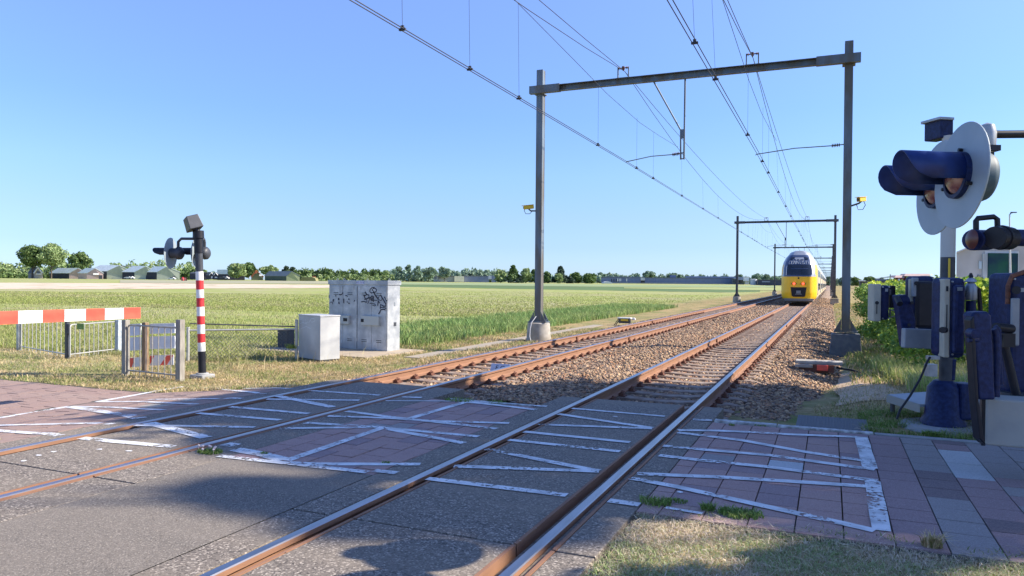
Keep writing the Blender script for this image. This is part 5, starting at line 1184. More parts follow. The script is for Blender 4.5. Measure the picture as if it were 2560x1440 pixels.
wood([(150, 696), (200, 696)], 540, 22, GREEN, 'distant_wood', 1.1, 9)
wood([(290, 697), (500, 699)], 620, 40, PALE, 'distant_wood', 1.3, 13); wood([(440, 699), (520, 699)], 500, 24, GREEN, 'distant_wood', 1.1, 9); wood([(500, 699), (600, 701)], 700, 16, GREY, 'distant_wood', 1.3, 10)
wood([(720, 702), (1000, 704)], 560, 24, GREEN, 'distant_wood', 1.1, 9, 70); wood([(740, 703), (1000, 704)], 500, 14, PALE, 'distant_wood', .9, 9)
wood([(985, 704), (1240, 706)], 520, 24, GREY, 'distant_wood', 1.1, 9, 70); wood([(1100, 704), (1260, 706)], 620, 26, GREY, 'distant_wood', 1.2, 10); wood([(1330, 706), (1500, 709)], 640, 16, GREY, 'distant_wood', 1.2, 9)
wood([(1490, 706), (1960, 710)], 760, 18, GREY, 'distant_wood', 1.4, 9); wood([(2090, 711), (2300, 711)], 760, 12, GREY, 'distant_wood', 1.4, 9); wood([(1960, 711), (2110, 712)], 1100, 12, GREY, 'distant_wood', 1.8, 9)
# ---------------------------------------------------------------- buildings far off
def wm(n, c): return mat(n, c, .8, col2=tuple(q*.88 for q in c), scale=.6)
def gable(px0, px1, yb, ye, yr, side_px, D, wall, roof, sidem, name, label, cat='barn', peak=None, left=True, extra=None, eave_y=None):
    """gable front between px0..px1 (eaves row ye, ridge row yr); long side runs to side_px on the photo"""
    A = PD(px0, yb, D); B_ = PD(px1, yb, D+pxw(px1-px0, D)*.15); A.z -= .5; B_.z -= .5; pk = PD(peak or (px0+px1)/2, yr, D); zA = PD(px0, ye, D).z; zB = PD(px1, ye, D).z
    t = thing(name, (A.x, A.y, A.z), label, cat)
    u = (B_-A); u.z = 0; ln = u.length; u.normalize(); dpt = pxw(abs((px0 if left else px1)-side_px), D)
    back = (CF*.38+(-CR if left else CR)*1.0).normalized(); back = back*(dpt*1.12)
    P = [Vector((A.x, A.y, A.z)), Vector((B_.x, B_.y, A.z)), Vector((B_.x, B_.y, zB)), Vector((pk.x, pk.y, pk.z)), Vector((A.x, A.y, zA))]
    mb = MB(); Q = [p+back for p in P]
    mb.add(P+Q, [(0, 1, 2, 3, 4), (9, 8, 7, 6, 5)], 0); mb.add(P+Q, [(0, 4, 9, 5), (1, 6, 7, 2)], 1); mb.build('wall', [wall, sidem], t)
    rf = MB(); o = .25
    for a, b in ((4, 3), (3, 2)):
        d = (P[b]-P[a]); n = Vector((0, 0, o)); e0 = P[a]-(d*.04 if a == 4 else d*0); e1 = P[b]+(d*.04 if b == 2 else d*0); f = -back.normalized()*.3
        rf.prism([e0+f, e1+f, e1+f+n, e0+f+n], back*1.0-f*2)
    rf.build('roof', roof, t); return t, P
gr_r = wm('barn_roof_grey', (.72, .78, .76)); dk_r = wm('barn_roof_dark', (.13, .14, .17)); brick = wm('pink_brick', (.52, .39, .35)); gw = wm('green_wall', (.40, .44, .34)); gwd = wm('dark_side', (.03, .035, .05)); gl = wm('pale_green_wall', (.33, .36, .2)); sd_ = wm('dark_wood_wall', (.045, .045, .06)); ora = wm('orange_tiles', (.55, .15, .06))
def onface(px0, px1, y0, y1, D, m, n, par, th=.2): return fbox(px0, px1, y0, y1, D-.15, th, 0).build(n, m, par)
t, P = gable(173, 217, 697, 683, 671, 112, 440, brick, gr_r, gwd, 'brick_barn', 'long pinkish brick barn with grey roof, the larger of the two brick ones'); 
t, P = gable(217, 258, 697, 683, 671, 190, 436, brick, gr_r, brick, 'brick_barn', 'smaller pinkish brick barn with a white canopy', peak=237); onface(233, 247, 683, 687, 434, C['white'], 'canopy', t, 1.2)
onface(247, 256, 688, 698, 433, gwd, 'shed_door', t)
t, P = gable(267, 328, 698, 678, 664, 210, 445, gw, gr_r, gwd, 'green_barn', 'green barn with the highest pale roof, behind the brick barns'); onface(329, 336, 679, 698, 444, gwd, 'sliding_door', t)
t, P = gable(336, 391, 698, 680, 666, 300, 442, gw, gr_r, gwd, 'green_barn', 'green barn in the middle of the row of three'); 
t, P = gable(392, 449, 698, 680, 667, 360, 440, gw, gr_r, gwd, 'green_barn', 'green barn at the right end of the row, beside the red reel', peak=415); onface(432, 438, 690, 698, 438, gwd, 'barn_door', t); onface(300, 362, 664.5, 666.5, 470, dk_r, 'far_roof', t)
t, P = gable(86, 107, 697, 683, 668.5, 66, 430, wm('house_wall', (.45, .38, .3)), dk_r, wm('house_side', (.3, .27, .23)), 'farmhouse', 'farmhouse with dark roof and white gable trim under the tall trees', 'house'); 
for a, b in ((4, 3), (3, 2)): MB().cyl(P[a]-CF*.5, P[b]-CF*.5, .35, n=4).build('gable_trim', C['white'], t)
onface(92, 100, 678, 684, 430, wm('gable_panel', (.12, .14, .16)), 'window', t); onface(90, 104, 684, 686, 429.5, C['white'], 'balcony', t)
t, P = gable(505, 522, 696, 684, 681, 470, 440, sd_, dk_r, sd_, 'long_farmhouse', 'long low dark farmhouse behind the banded mast', 'house'); 
t, P = gable(524, 534, 696, 688, 681, 515, 432, sd_, dk_r, sd_, 'cottage', 'dark cottage with white edged gable, left of a pair', 'house'); [MB().cyl(P[a]-CF*.4, P[b]-CF*.4, .18, n=4).build('gable_trim', C['white'], t) for a, b in ((4, 3), (3, 2))]; onface(528, 531, 691, 696, 431, C['white'], 'door', t)
t, P = gable(535, 545, 696, 688, 682, 530, 431, sd_, dk_r, sd_, 'cottage', 'dark cottage with white garage, right of a pair', 'house'); [MB().cyl(P[a]-CF*.4, P[b]-CF*.4, .18, n=4).build('gable_trim', C['white'], t) for a, b in ((4, 3), (3, 2))]; onface(537, 543, 692, 695, 430, C['white'], 'garage_door', t)
t, P = gable(568, 612, 698, 685, 675, 540, 455, sd_, gr_r, sd_, 'dark_barn', 'dark barn with grey roof left of the round trees', peak=569)
t, P = gable(630, 658, 698, 692, 678, 628, 430, wm('house_low', (.12, .13, .07)), ora, sd_, 'orange_roof_house', 'house with a steep orange tiled roof', 'house', peak=641); onface(648, 655, 686, 690, 428, C['white'], 'dormer', t); fbox(639, 643, 676, 683, 430, .8).build('chimney', ora, t)
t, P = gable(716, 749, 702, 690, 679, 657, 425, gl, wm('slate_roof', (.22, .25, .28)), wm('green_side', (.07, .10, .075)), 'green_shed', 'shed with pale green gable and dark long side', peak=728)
b = MB(); p = [PD(x, y, 430) for x, y in ((748, 703), (790, 703), (788, 696), (780, 693), (755, 693))]; o = b.prism(p, CF*6).build('straw_bank', wm('straw', (.26, .24, .1)), None); tag(o, 'brownish straw heap right of the pale green gable', 'straw heap')
t, P = gable(782, 791, 702, 697, 691, 778, 470, wm('pink_wall', (.5, .38, .3)), ora, brick, 'tiny_house', 'tiny pinkish house between straw heap and wood', 'house')
def flat(px0, px1, y0, y1, D, m, name, label, dep=25, cat='building', roofm=None):
    a = PD(px0, y1, D); t = thing(name, (a.x, a.y, a.z-.5), label, cat); fbox(px0, px1, y0, y1+1.5, D, dep).build('wall', m, t); 
    fbox(px0-.4, px1+.4, y0-.8, y0+.6, D-.3, dep+.8).build('roof_edge', roofm or dk_r, t); return t
t = flat(1084, 1136, 690.5, 703, 470, wm('pale_wall', (.42, .43, .38)), 'white_building', 'low off-white building whose right end is cream, before the wood'); fbox(1136, 1160, 690.5, 704.5, 469, 24).build('wing', wm('cream_wall', (.72, .68, .5)), t)
for q in (1085.5, 1095.5): onface(q, q+6, 693.5, 696, 469.5, C['glass'], 'window', t)
bl_ = wm('blue_wall', (.17, .21, .32)); bl2 = wm('blue_wall_pale', (.26, .30, .40))
t = flat(1160, 1222, 690, 706, 480, bl_, 'blue_hall', 'short blue grey hall right of the white building'); onface(1221, 1229, 689, 698, 478, wm('pale_square', (.45, .48, .55)), 'sign_board', t); fbox(1229, 1240, 689, 706, 481, 20).build('wing', bl_, t)
t = flat(1500, 1830, 694.5, 709, 560, bl_, 'long_hall', 'very long blue grey hall on the horizon'); fbox(1512, 1602, 692, 696, 575, 20).build('upper_storey', wm('pale_storey', (.3, .34, .4)), t); fbox(1713, 1845, 691, 696, 575, 20).build('upper_storey', bl2, t); fbox(1675, 1690, 688, 694, 570, 10).build('plant_room', bl_, t)
for q in (1543, 1547, 1551, 1566): onface(q, q+1.8, 696.5, 703, 559, C['white'], 'window', t)
onface(1602, 1612, 694, 701, 559, wm('pale_square2', (.5, .52, .55)), 'loading_bay', t); onface(1602, 1612, 701, 706.5, 559, gwd, 'loading_door', t); onface(1500, 1830, 706.5, 708, 558, wm('base_band', (.25, .28, .34)), 'base_band', t)
for k in range(5): onface(1528+k*4, 1530+k*4, 697, 705, 559, C['glass'], 'window', t)
t = flat(1830, 1860, 698, 711, 540, wm('grey_wing', (.16, .18, .2)), 'office_wing', 'low grey office beside the white cube, at the right end of the long hall')
for k in range(4): onface(1833+k*6, 1837+k*6, 701, 706, 539, C['glass'], 'window', t)
t = flat(1858, 1873, 692, 701, 535, wm('bright_white', (.85, .85, .82)), 'white_cube', 'bright white cube building left of the round tank', roofm=C['white']); fbox(1840, 1858, 692.5, 700, 535, 15).build('wing', bl2, t); onface(1862, 1873, 700, 711, 536, wm('white_leg', (.6, .62, .62)), 'lower_wall', t)
p = PD(1884, 712, 530); o = MB().lathe(p-UP*.5, UP, [(2.3, 0), (2.3, PD(1884, 698, 530).z-p.z+.5), (0, PD(1884, 698, 530).z-p.z+.7)], 24).build('storage_tank', wm('tank', (.55, .58, .62))); tag(o, 'pale cylindrical tank right of the white cube', 'tank')
t = flat(1894, 1962, 700, 712, 520, wm('dark_hall', (.055, .065, .1)), 'dark_hall', 'dark hall left of the train'); onface(1905, 1925, 703, 705.5, 519, bl2, 'window', t); onface(1935, 1955, 703, 705.5, 519, bl2, 'window', t)
p = PD(1520, 708, 430); mb = MB()
for k in range(9): a0, a1 = math.pi*k/9, math.pi*(k+1)/9
mb.prism([p+CR*(2.6*math.cos(a))+UP*(1.4*math.sin(a)-.3) for a in [math.pi*k/10 for k in range(11)]], CF*9); o = mb.build('tunnel_tent', wm('tent', (.6, .62, .62))); tag(o, 'white tunnel tent at the left foot of the long hall', 'tent')
# right-hand buildings
t = flat(2150, 2262, 703, 716, 330, wm('grey_works', (.09, .095, .11)), 'grey_works', 'low dark grey works behind the hedge'); fbox(2148, 2164, 700.5, 703, 329, 8).build('roof_light', C['white'], t); fbox(2190, 2262, 698, 704, 340, 10).build('upper_block', wm('works_upper', (.2, .2, .21)), t)
t = flat(2262, 2340, 703, 716, 320, wm('grey_works2', (.24, .25, .26)), 'grey_shed', 'pale grey shed below the red brick houses')
rb = wm('red_brick', (.30, .075, .055)); rr = wm('salmon_roof', (.45, .33, .3))
for (x0, x1, y0, lab) in ((2237, 2260, 694, 'small red brick house with a pale roof, left one of two'), (2261, 2325, 690, 'larger red brick house with a pale roof behind the left boxes')):
    t = flat(x0, x1, y0, 705, 335, rb, 'brick_house', lab, 12, 'house', rr); pr_ = [PD(x0-1, y0, 334), PD(x1+1, y0, 334), PD(x1-1, y0-5.5, 336), PD(x0+3, y0-5.5, 336)]; MB().prism(pr_, CF*4).build('roof', rr, t); onface(x0+8, x0+13, y0+3, y0+8, 334.5, C['white'], 'window', t)
t = thing('crane', PD(2226, 700, 360), 'thin crane boom slanting above the low works', 'crane'); MB().cyl(PD(2186, 697, 360), PD(2232, 690, 360), .12, n=5).cyl(PD(2186, 699, 360), PD(2232, 692, 360), .12, n=5).build('boom', C['mast'], t); MB().cyl(PD(2225, 703, 360), PD(2226, 686, 360), .25, n=5).build('tower', C['mast'], t)
# modern concrete building, low wall, lamp
Dm = 62.; cw_ = mat('pale_facade', (.50, .48, .45), .85, col2=(.44, .42, .39), scale=.8); cw2 = mat('pale_frame', (.62, .62, .60), .8)
t = thing('modern_building', PD(2480, 722, Dm), 'pale modern building with a large dark green window', 'building')
pts = [PD(x, y, Dm) for x, y in ((2391, 720), (2660, 724), (2660, 596), (2456, 604), (2391, 630))]; MB().prism(pts, (CF*.84+CR*.54)*14).build('wall', cw_, t)
MB().prism([PD(x, y, Dm-.3) for x, y in ((2391, 629), (2456, 603), (2660, 595), (2660, 598), (2456, 606), (2391, 632))], (CF*.84+CR*.54)*14.6).build('roof_edge', cw2, t)
wn_ = MB(); fr = fbox(2462, 2547, 628, 710, Dm-.05, .3).build('window_surround', cw2, t)
fbox(2471, 2545, 633, 699, Dm-.2, .1).build('window', mat('green_glass', (.008, .035, .06), .5, col2=(.015, .1, .05), scale=.6, spec=.2), fr); fbox(2524, 2527, 632, 700, Dm-.26, .1).build('mullion', cw2, fr); fbox(2440, 2560, 700, 703, Dm-1.2, 1.2).build('ledge', cw2, t)
fbox(2457, 2469, 634, 700, Dm-.1, .1).build('barred_window', mat('pale_glass', (.45, .55, .6), .2), t); 
for k in range(4): fbox(2458+k*3, 2458.8+k*3, 634, 700, Dm-.2, .06).build('bar', cw2, t)
fbox(2448, 2455, 653, 672, Dm-.1, .1).build('small_window', mat('pale_glass', (.45, .55, .6), .2), t); fbox(2445, 2452, 687, 714, Dm-.1, .1).build('door', wm('door_grey', (.2, .21, .22)), t)
fbox(2495, 2515, 704, 714, Dm-.1, .1).build('vent', C['plategrey'], t); fbox(2470, 2476, 711, 715, Dm-1.5, .5).build('red_marking', C['red'], t)
o = fbox(2330, 2680, 715, 733, 56, .3).build('low_wall', mat('wall_concrete', (.4, .39, .37), .9, col2=(.35, .34, .32), scale=1.2, stretch=(3, 3, .5)), bevel=.03); tag(o, 'low pale concrete wall in front of the modern building', 'wall')
t = thing('street_lamp', PD(2526, 715, 54), 'slim street lamp in front of the modern building', 'street lamp'); MB().cyl(PD(2526, 720, 54), PD(2524, 536, 54), .08, .045, n=10).build('pole', cw2, t); MB().tube([PD(2524, 537, 54), PD(2527, 533, 54), PD(2531, 532, 54)], .04, 8).build('arm', C['blackgrey'], t); MB().box(PD(2534, 531, 54), (.38, .16, .07), fax(0)).build('lamp_head', C['blackgrey'], t)
# parked cars and the hose reel by the barns
def car(px, py, D, m, label):
    p = PD(px, py, D); t = thing('parked_car', p, label, 'car'); A = (CR, CF, UP)
    prof = [(-2.1, .3), (-2.1, .75), (-1.2, .9), (-.7, 1.4), (.8, 1.42), (1.5, .95), (2.1, .85), (2.1, .3)]; MB().prism([p+CR*a+UP*b for a, b in prof], CF*1.7).build('body', m, t)
    MB().prism([p-CF*.02+CR*a+UP*b for a, b in ((-1., .93), (-.65, 1.33), (.75, 1.34), (1.25, .95))], CF*1.74).build('window', C['glass'], t)
    for a in (-1.3, 1.35): MB().cyl(p+CR*a+UP*.32-CF*.03, p+CR*a+UP*.32+CF*.25, .32, n=14).build('wheel', C['black'], t)
car(318.5, 697, 428, C['white'], 'white car on the left, before the highest green barn'); car(325, 697, 428.5, C['white'], 'white car on the right, before the highest green barn'); car(428, 699, 428, C['white'], 'white van-like car by the door of the last green barn'); car(553, 697.5, 420, C['blackgrey'], 'dark car on the yard before the dark barn'); car(562, 697.5, 421, C['white'], 'pale car on the yard before the dark barn')
p = PD(458, 707, 330); t = thing('hose_reel', p, 'round red hose reel standing in the field behind the banded mast', 'hose reel'); ax_ = (-CF*.7+CR*-.7).normalized()
MB().cyl(p+UP*1.35, p+UP*1.35+ax_*.5, 1.15, n=24).build('drum', C['red'], t); MB().lathe(p+UP*1.35-ax_*1.2, ax_, [(1.25, 0), (1.0, .05), (1.0, 1.1), (1.25, 1.15)], 24).build('hose', wm('dark_hose', (.1, .03, .03)), t); MB().box(p+UP*.3, (2.2, 1.4, .3), (CR, CF, UP)).build('frame', wm('reel_frame', (.3, .12, .1)), t)
p = PD(1855, 735, 150)
# ---------------------------------------------------------------- hedge on the right
def hedge():
    cs, rs = [], []; x0, y0, x1, y1 = 3.2, 22., 1.9, 42.
    A = PD(2300, 800, 19.); 
    t = thing('hedge', (2.3, 25, -.3), 'dense leafy hedge right of the near portal post, its top lit yellow green', 'hedge')
    for k in range(520):
        y = random.uniform(17.0, 34); xl = 1.05+(.02*(34-y)); x = random.uniform(xl, xl+4.2)
        z = -.35+random.random()*1.95
        if x < xl+.5: z = min(z, 1.35)
        cs.append((x, y, z)); rs.append(random.uniform(.22, .38))
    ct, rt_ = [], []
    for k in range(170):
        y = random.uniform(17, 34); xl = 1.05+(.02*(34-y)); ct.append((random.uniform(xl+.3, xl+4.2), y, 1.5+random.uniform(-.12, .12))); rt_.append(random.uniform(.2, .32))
    leafmesh('sunlit_leaves', ct, rt_, 150, .055, [(.56, .64, .07), (.64, .68, .12), (.42, .56, .06)], parent=t, shell=.3).location = -t.location  # top layer tinted yellow green: sunlight put into the leaf colour
    leafmesh('foliage', cs, rs, 170, .05, [(.15, .27, .05), (.19, .33, .06), (.12, .22, .045), (.28, .40, .07)], parent=t, shell=.3).location = -t.location
    return t
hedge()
# ---------------------------------------------------------------- grass
def blades(name, P, h, w, cols, bend=.35, kind='stuff', var=.2, label=None):
    """P (n,3) roots; h, w arrays: two-segment blades"""
    n = len(P); a = rng.random(n)*6.283; d = np.stack([np.cos(a), np.sin(a), np.zeros(n)], 1); b2 = rng.random(n)*6.283; ln = np.stack([np.cos(b2), np.sin(b2), np.zeros(n)], 1)
    wv = d*w[:, None]/2; k = (bend*(.3+rng.random(n)))[:, None]*h[:, None]
    z = np.array([0, 0, 1.])
    p1 = P+z*h[:, None]*.55+ln*k*.3; p2 = P+z*h[:, None]*(1-.25*bend)+ln*k
    V = np.stack([P-wv, P+wv, p1+wv*.75, p1-wv*.75, p2], 1).reshape(-1, 3); o = 5*np.arange(n)[:, None]
    F1 = np.stack([o[:, 0], o[:, 0]+1, o[:, 0]+2, o[:, 0]+3], 1); F2 = np.stack([o[:, 0]+3, o[:, 0]+2, o[:, 0]+4, o[:, 0]+4], 1)
    # second segment as a triangle drawn as a thin quad
    V2 = np.concatenate([V, (p2+wv*.12)], 0); F2[:, 2] = o[:, 0]+4; F2[:, 3] = 5*n+np.arange(n); F2 = F2[:, [0, 1, 3, 2]]
    t = pal(n, cols, var); ob = npmesh(name, V2, np.concatenate([F1, F2]), C['blade'], np.concatenate([t, t])); 
    if kind: tag(ob, kind=kind)
    return ob
DRYC = [(.60, .45, .26), (.68, .54, .33), (.5, .37, .2), (.42, .35, .16), (.30, .29, .11)]
MIX = [(.22, .28, .07), (.28, .32, .1), (.42, .36, .18), (.17, .23, .06), (.48, .39, .22)]
GRN = [(.17, .27, .055), (.21, .32, .07), (.13, .21, .045), (.29, .35, .11)]
MEA = [(.31, .355, .10), (.29, .335, .09), (.34, .36, .12), (.35, .345, .14), (.27, .325, .085)]; MEA2 = [(.30, .345, .095), (.33, .35, .12), (.36, .345, .16), (.37, .33, .19)]
def gzarr(X, Y): return np.array([g(x, y)-.012 for x, y in zip(X, Y)])
def noise2(X, Y, s=1.): return np.sin(X*1.7*s+2*np.sin(Y*1.1*s))*np.sin(Y*2.3*s+1.5*np.sin(X*.9*s))
def field(name, n, samp, h, w, cols, cols2=None, bend=.35, mask=None, sc=.7, th=.05):
    X, Y = samp(n); 
    if mask is not None: k = mask(X, Y); X, Y = X[k], Y[k]
    nz = noise2(X, Y, sc); 
    nz = nz+.35*noise2(X+3, Y-2, sc*3.7)+.2*rng.normal(size=len(X))
    for sel, cc in (((nz > th), cols), ((nz <= th), cols2 or cols)):
        if sel.sum() == 0: continue
        x, y = X[sel], Y[sel]; m = len(x); blades(name, np.stack([x, y, gzarr(x, y)], 1), rng.uniform(h[0], h[1], m), rng.uniform(w[0], w[1], m), cc, bend)
def uni(x0, x1, y0, y1): return lambda n: (rng.uniform(x0, x1, n), rng.uniform(y0, y1, n))
# left verge near the crossing: short, dry, trodden
def offslab(X, Y):
    c, a, b, p, q = SLAB; u = (X-c.x)*a.x+(Y-c.y)*a.y; v = (X-c.x)*b.x+(Y-c.y)*b.y
    return ~((np.abs(u) < p-.05+.08*np.sin(v*6)) & (np.abs(v) < q-.05+.1*np.sin(u*5)))
notroad = lambda X, Y: ~((Y < 9.12+.06*np.sin(X*5)) & (X < -7.5)) & offslab(X, Y)
field('verge_grass', 85000, uni(-24, -8.9, 9.05, 16), (.02, .09), (.006, .014), DRYC, MIX, 1.1, lambda X, Y: notroad(X, Y) & (X < -8.9-.0*Y), .9, -.02)
field('verge_grass', 26000, uni(-14, -8.7, 15, 30), (.04, .13), (.012, .022), DRYC, MIX, .9, lambda X, Y: (np.abs(X+9.75) > .3) & (X > -14+.05*Y) & offslab(X, Y))
field('verge_grass', 14000, uni(-9.6, -7.7, 9.15, 13), (.02, .08), (.005, .012), DRYC, MIX, .9)
# tall meadow behind
def wedge(y0, y1, x0, x1, p=2.2):
    def f(n):
        u = rng.random(n); a = 1-p; Y = (y0**a+u*(y1**a-y0**a))**(1/a); k = rng.random(n); return (x0+(-1.68*Y-6-x0)*k), Y
    return f
field('meadow_grass', 130000, wedge(11.5, 40, -13, 0), (.06, .17), (.012, .026), MEA, MEA2, .8, lambda X, Y: ((X < -12.8) | (Y > 22)) & offslab(X, Y) & (X < -10.6-.02*Y) & ~((X < -13) & (Y < 13.2+.1*(X+13)*0)), .35)
field('meadow_grass', 130000, wedge(36, 130, -14, 0, 1.7), (.07, .15), (.025, .07), MEA, MEA2, .9, lambda X, Y: (-X*math.sin(YAW)+Y*math.cos(YAW)) < np.where(X < -.42*Y-30, 100, 150), .12)
field('lush_grass', 26000, uni(-16.5, -11.2, 19, 60), (.2, .42), (.02, .05), [(.2, .32, .09), (.26, .37, .13), (.16, .27, .08)], [(.3, .36, .13), (.24, .33, .1)], .5)
# right: dry foreground, path edges, tall grass
def fgm(X, Y): return (Y < 5.42-.05*(X+1.2)+.09*np.sin(X*7)+.05*np.sin(X*17)) & (X > -1.26+.03*np.sin(Y*9))
field('trampled_grass', 150000, uni(-1.26, 3.6, 2.6, 5.6), (.012, .045), (.003, .007), [(.66, .54, .38), (.72, .62, .47), (.54, .44, .3), (.42, .42, .22), (.68, .59, .48)], [(.40, .46, .22), (.5, .46, .3), (.6, .51, .37), (.32, .42, .15)], 1.6, fgm, 1.6)
field('edge_grass', 5000, uni(-14, -7.8, 4.3, 4.95), (.02, .08), (.005, .01), MIX, DRYC, .8)
field('edge_grass', 2200, uni(-1.25, 2.0, 5.3, 5.75), (.02, .07), (.004, .009), GRN, MIX, .8, lambda X, Y: (Y < 5.52-.05*(X+1.2)+.07*np.sin(X*7)) & (noise2(X, Y, 4) > .1))
field('verge_grass', 30000, uni(.35, 6, 9.2, 10.9), (.02, .10), (.004, .01), MIX, GRN, .8, lambda X, Y: (noise2(X, Y, 2.) > -.5))
field('verge_grass', 26000, uni(-.2, 5, 9.8, 15.5), (.02, .09), (.005, .012), DRYC, MIX, .9, lambda X, Y: (X > .0+.25*np.sin(Y*2)) & ~((Y > 12.4) & (X > .2) & (X < .95+.1*np.sin(Y*5)) & (rng.random(len(X)) < .62)))
field('tall_grass', 42000, uni(.9, 7, 13.2, 19.5), (.12, .42), (.007, .018), [(.42, .47, .16), (.36, .44, .13), (.55, .5, .27)], [(.36, .46, .12), (.3, .42, .1), (.46, .48, .2)], .5, lambda X, Y: X > 1.25+.10*(15-Y)+.12*np.sin(Y*3))
sp_ = MB(); vs_, fs_ = [], []
for j in range(13):
    for i in range(5): y = 12.2+j*.5; x = .12+.06*math.sin(y*2)+i*(.22+.02*math.sin(y)); vs_.append((x, y, g(x, y)+.006))
for j in range(12):
    for i in range(4): fs_.append((j*5+i, j*5+i+1, j*5+i+6, j*5+i+5))
tag(sp_.add(vs_, fs_).build('sandy_path', mat('pale_soil', (.52, .38, .25), .95, col2=(.40, .29, .18), scale=5, bump=.8, bscale=14), recalc=False), kind='structure')
field('verge_grass', 24000, uni(.4, 2.4, 15, 80), (.04, .2), (.02, .04), MEA, DRYC, .6)
def rightmeadow(n): Y = rng.uniform(20, 58, n); return rng.uniform(5.2, 5.2+.45*Y), Y
field('meadow_grass', 40000, rightmeadow, (.2, .55), (.03, .06), [(.4, .44, .18), (.34, .4, .13), (.5, .48, .26)], None, .45)
# weeds
def weed(P, n, r_, h, cols, label, flowers=0):
    t = thing('weed', P, label, 'weed'); a = rng.random(n)*6.283; q = np.sqrt(rng.random(n))*r_; X = P[0]+np.cos(a)*q; Y = P[1]+np.sin(a)*q*.7
    o = blades('leaves', np.stack([X, Y, np.full(n, P[2])], 1), rng.uniform(h*.4, h, n), rng.uniform(.005, .012, n), cols, .9, None); o.parent = t; o.location = -t.location
    for k in range(flowers):
        x = P[0]+random.uniform(-r_, r_); y = P[1]+random.uniform(-r_, r_)*.5; z = P[2]+h*random.uniform(.8, 1.3); MB().cyl((x, y, P[2]), (x, y, z), .0015, n=4).lathe((x, y, z-.008), UP, [(0, 0), (.012, .008), (.012, .016), (0, .024)], 8).build('flower', mat('clover', (.6, .5, .5), .7), t)
for i, (x, y, n, r_, h, lab, fl_) in enumerate([(525, 1133, 420, .13, .045, 'flowering clover weed growing by the far track rail', 9), (660, 1137, 70, .05, .03, 'small weed on the broad white line between the tracks', 0), (1148, 1003, 260, .22, .05, 'weeds at the edge of the ballast between the tracks', 0), (1240, 1008, 120, .15, .04, 'thin weeds on the ballast edge right of the white corner', 0),
    (965, 1161, 50, .04, .03, 'tiny weed at the corner of the middle tiles', 0), (1770, 1278, 160, .05, .08, 'small green tuft between tiles, left of the wide one', 0), (1850, 1290, 420, .16, .06, 'wide green tuft at the near edge of the tiles', 0), (1690, 1256, 120, .09, .03, 'flat weed in the joint of the first tiles', 0), (1640, 1262, 200, .12, .08, 'weed at the corner of the crossing slab and tiles', 0),
    (2330, 1092, 260, .09, .09, 'bright green tuft in front of the kerb stone', 0), (1828, 1065, 60, .04, .03, 'tiny weed by the whitewashed kerb', 0), (1900, 1066, 60, .08, .03, 'moss on the joint of the whitewashed kerbs', 0), (728, 903, 200, .14, .16, 'leafy weed at the foot of the mesh fence post', 0), (2330, 1370, 160, .06, .12, 'pale dry tuft at the lower right corner', 0)]):
    P = G(x, y); weed((P.x, P.y, max(P.z, -.012)), n, r_, h, GRN if i != 13 else DRYC, lab, fl_)
# ---------------------------------------------------------------- shading trees out of frame on the right
def shade_tree(xc, zc, h, w, c0, k, label, npr=130, leaf=.16, shape='round'):
    P = CR*xc+CF*zc; return make_tree((P.x, P.y, -.1), h, w, c0, GREEN, label, name='roadside_tree', group='trees beside the road', k=k, npr=npr, leaf=leaf, shape=shape)
LT_ = 'roadside tree outside the view, casting shade on the crossing'
for a in [(12.6, 9.9, 12.5, 6.2, .6, 130, LT_), (16.5, 10.1, 13.5, 6.0, 3, 90, LT_), (20.5, 9.7, 15, 5.4, 7.5, 50, LT_), (15, 6.9, 11, 1.7, 6.5, 8, LT_)]: shade_tree(*a, npr=200, leaf=.2)
shade_tree(17.5, 5.9, 13, 3.6, 9.5, 9, LT_, npr=120, leaf=.18); shade_tree(11.5, 6.5, 9.5, 2.2, 4, 8, LT_, npr=120, leaf=.14)
shade_tree(7.2, 4.05, 6.0, 1.3, 1.4, 17, 'bush nearest the camera outside the view, shading the near grass', npr=200, leaf=.09)
shade_tree(7.7, 5.8, 6.2, 1.3, 1.4, 17, 'bush outside the view beside the path, shading the near grass', npr=200, leaf=.09)

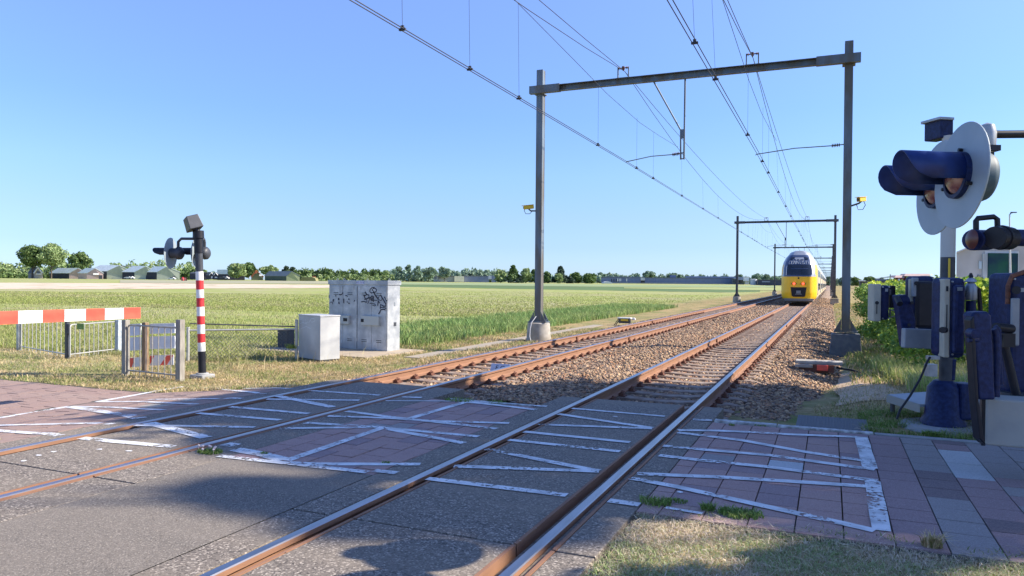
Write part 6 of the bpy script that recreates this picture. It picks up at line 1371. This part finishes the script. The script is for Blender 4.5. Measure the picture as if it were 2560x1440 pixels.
shade_tree(22.6, 5.75, 18.2, 2.2, 15.5, 8, LT_, npr=170, leaf=.16)
shade_tree(23.5, 7.2, 19.5, 2.4, 15.0, 9, LT_, npr=170, leaf=.16)
# long stalks and litter
field('seed_stalks', 700, uni(1.6, 6, 12.3, 17), (.4, .75), (.005, .009), [(.6, .5, .3), (.55, .5, .25)], None, .35)
field('seed_stalks', 500, uni(-24, -10.9, 11, 16), (.25, .5), (.005, .01), [(.6, .5, .3), (.5, .48, .22)], None, .4)
def litter(n, x0, x1, y0, y1, name, cols, zoff=.012, sz=(.03, .10), mask=None):
    X = rng.uniform(x0, x1, n); Y = rng.uniform(y0, y1, n)
    if mask is not None: k = mask(X, Y); X, Y = X[k], Y[k]; n = len(X)
    a = rng.random(n)*6.283; L = rng.uniform(*sz, n); w = rng.uniform(.0015, .004, n); Z = np.array([(g(x, y) if not (-7.57 < x < -1.27) else -.012) for x, y in zip(X, Y)])+zoff
    d = np.stack([np.cos(a), np.sin(a), rng.normal(0, .12, n)], 1)*L[:, None]/2; q = np.stack([-np.sin(a), np.cos(a), np.zeros(n)], 1)*w[:, None]; P = np.stack([X, Y, Z], 1)
    V = np.stack([P-d-q, P+d-q*.3, P+d+q*.3, P-d+q], 1).reshape(-1, 3); o = npmesh(name, V, np.arange(4*n).reshape(n, 4), C['blade'], pal(n, cols, .15)); tag(o, kind='stuff')
STR = [(.62, .5, .32), (.7, .6, .42), (.45, .34, .2), (.3, .22, .14)]
litter(900, -1.2, 3.5, 3, 5.5, 'straw_litter', STR, .03, (.05, .14)); litter(1500, -1.25, 3.2, 5.3, 9.1, 'grit', STR+[(.2, .15, .1)], .004, (.008, .03)); litter(1800, .3, 5, 9.2, 13, 'straw_litter', STR, .03, (.06, .2)); litter(3500, -22, -9, 9.2, 15, 'straw_litter', STR, .03, (.06, .25))
litter(2500, -7.4, -1.4, 1, 9.9, 'grit', [(.5, .45, .36), (.3, .26, .2), (.1, .08, .06)], .004, (.006, .018), lambda X, Y: (np.abs(np.abs(X-LTc)-HG) > .12) & (np.abs(np.abs(X-RTc)-HG) > .12))
# fixings on the drive boxes
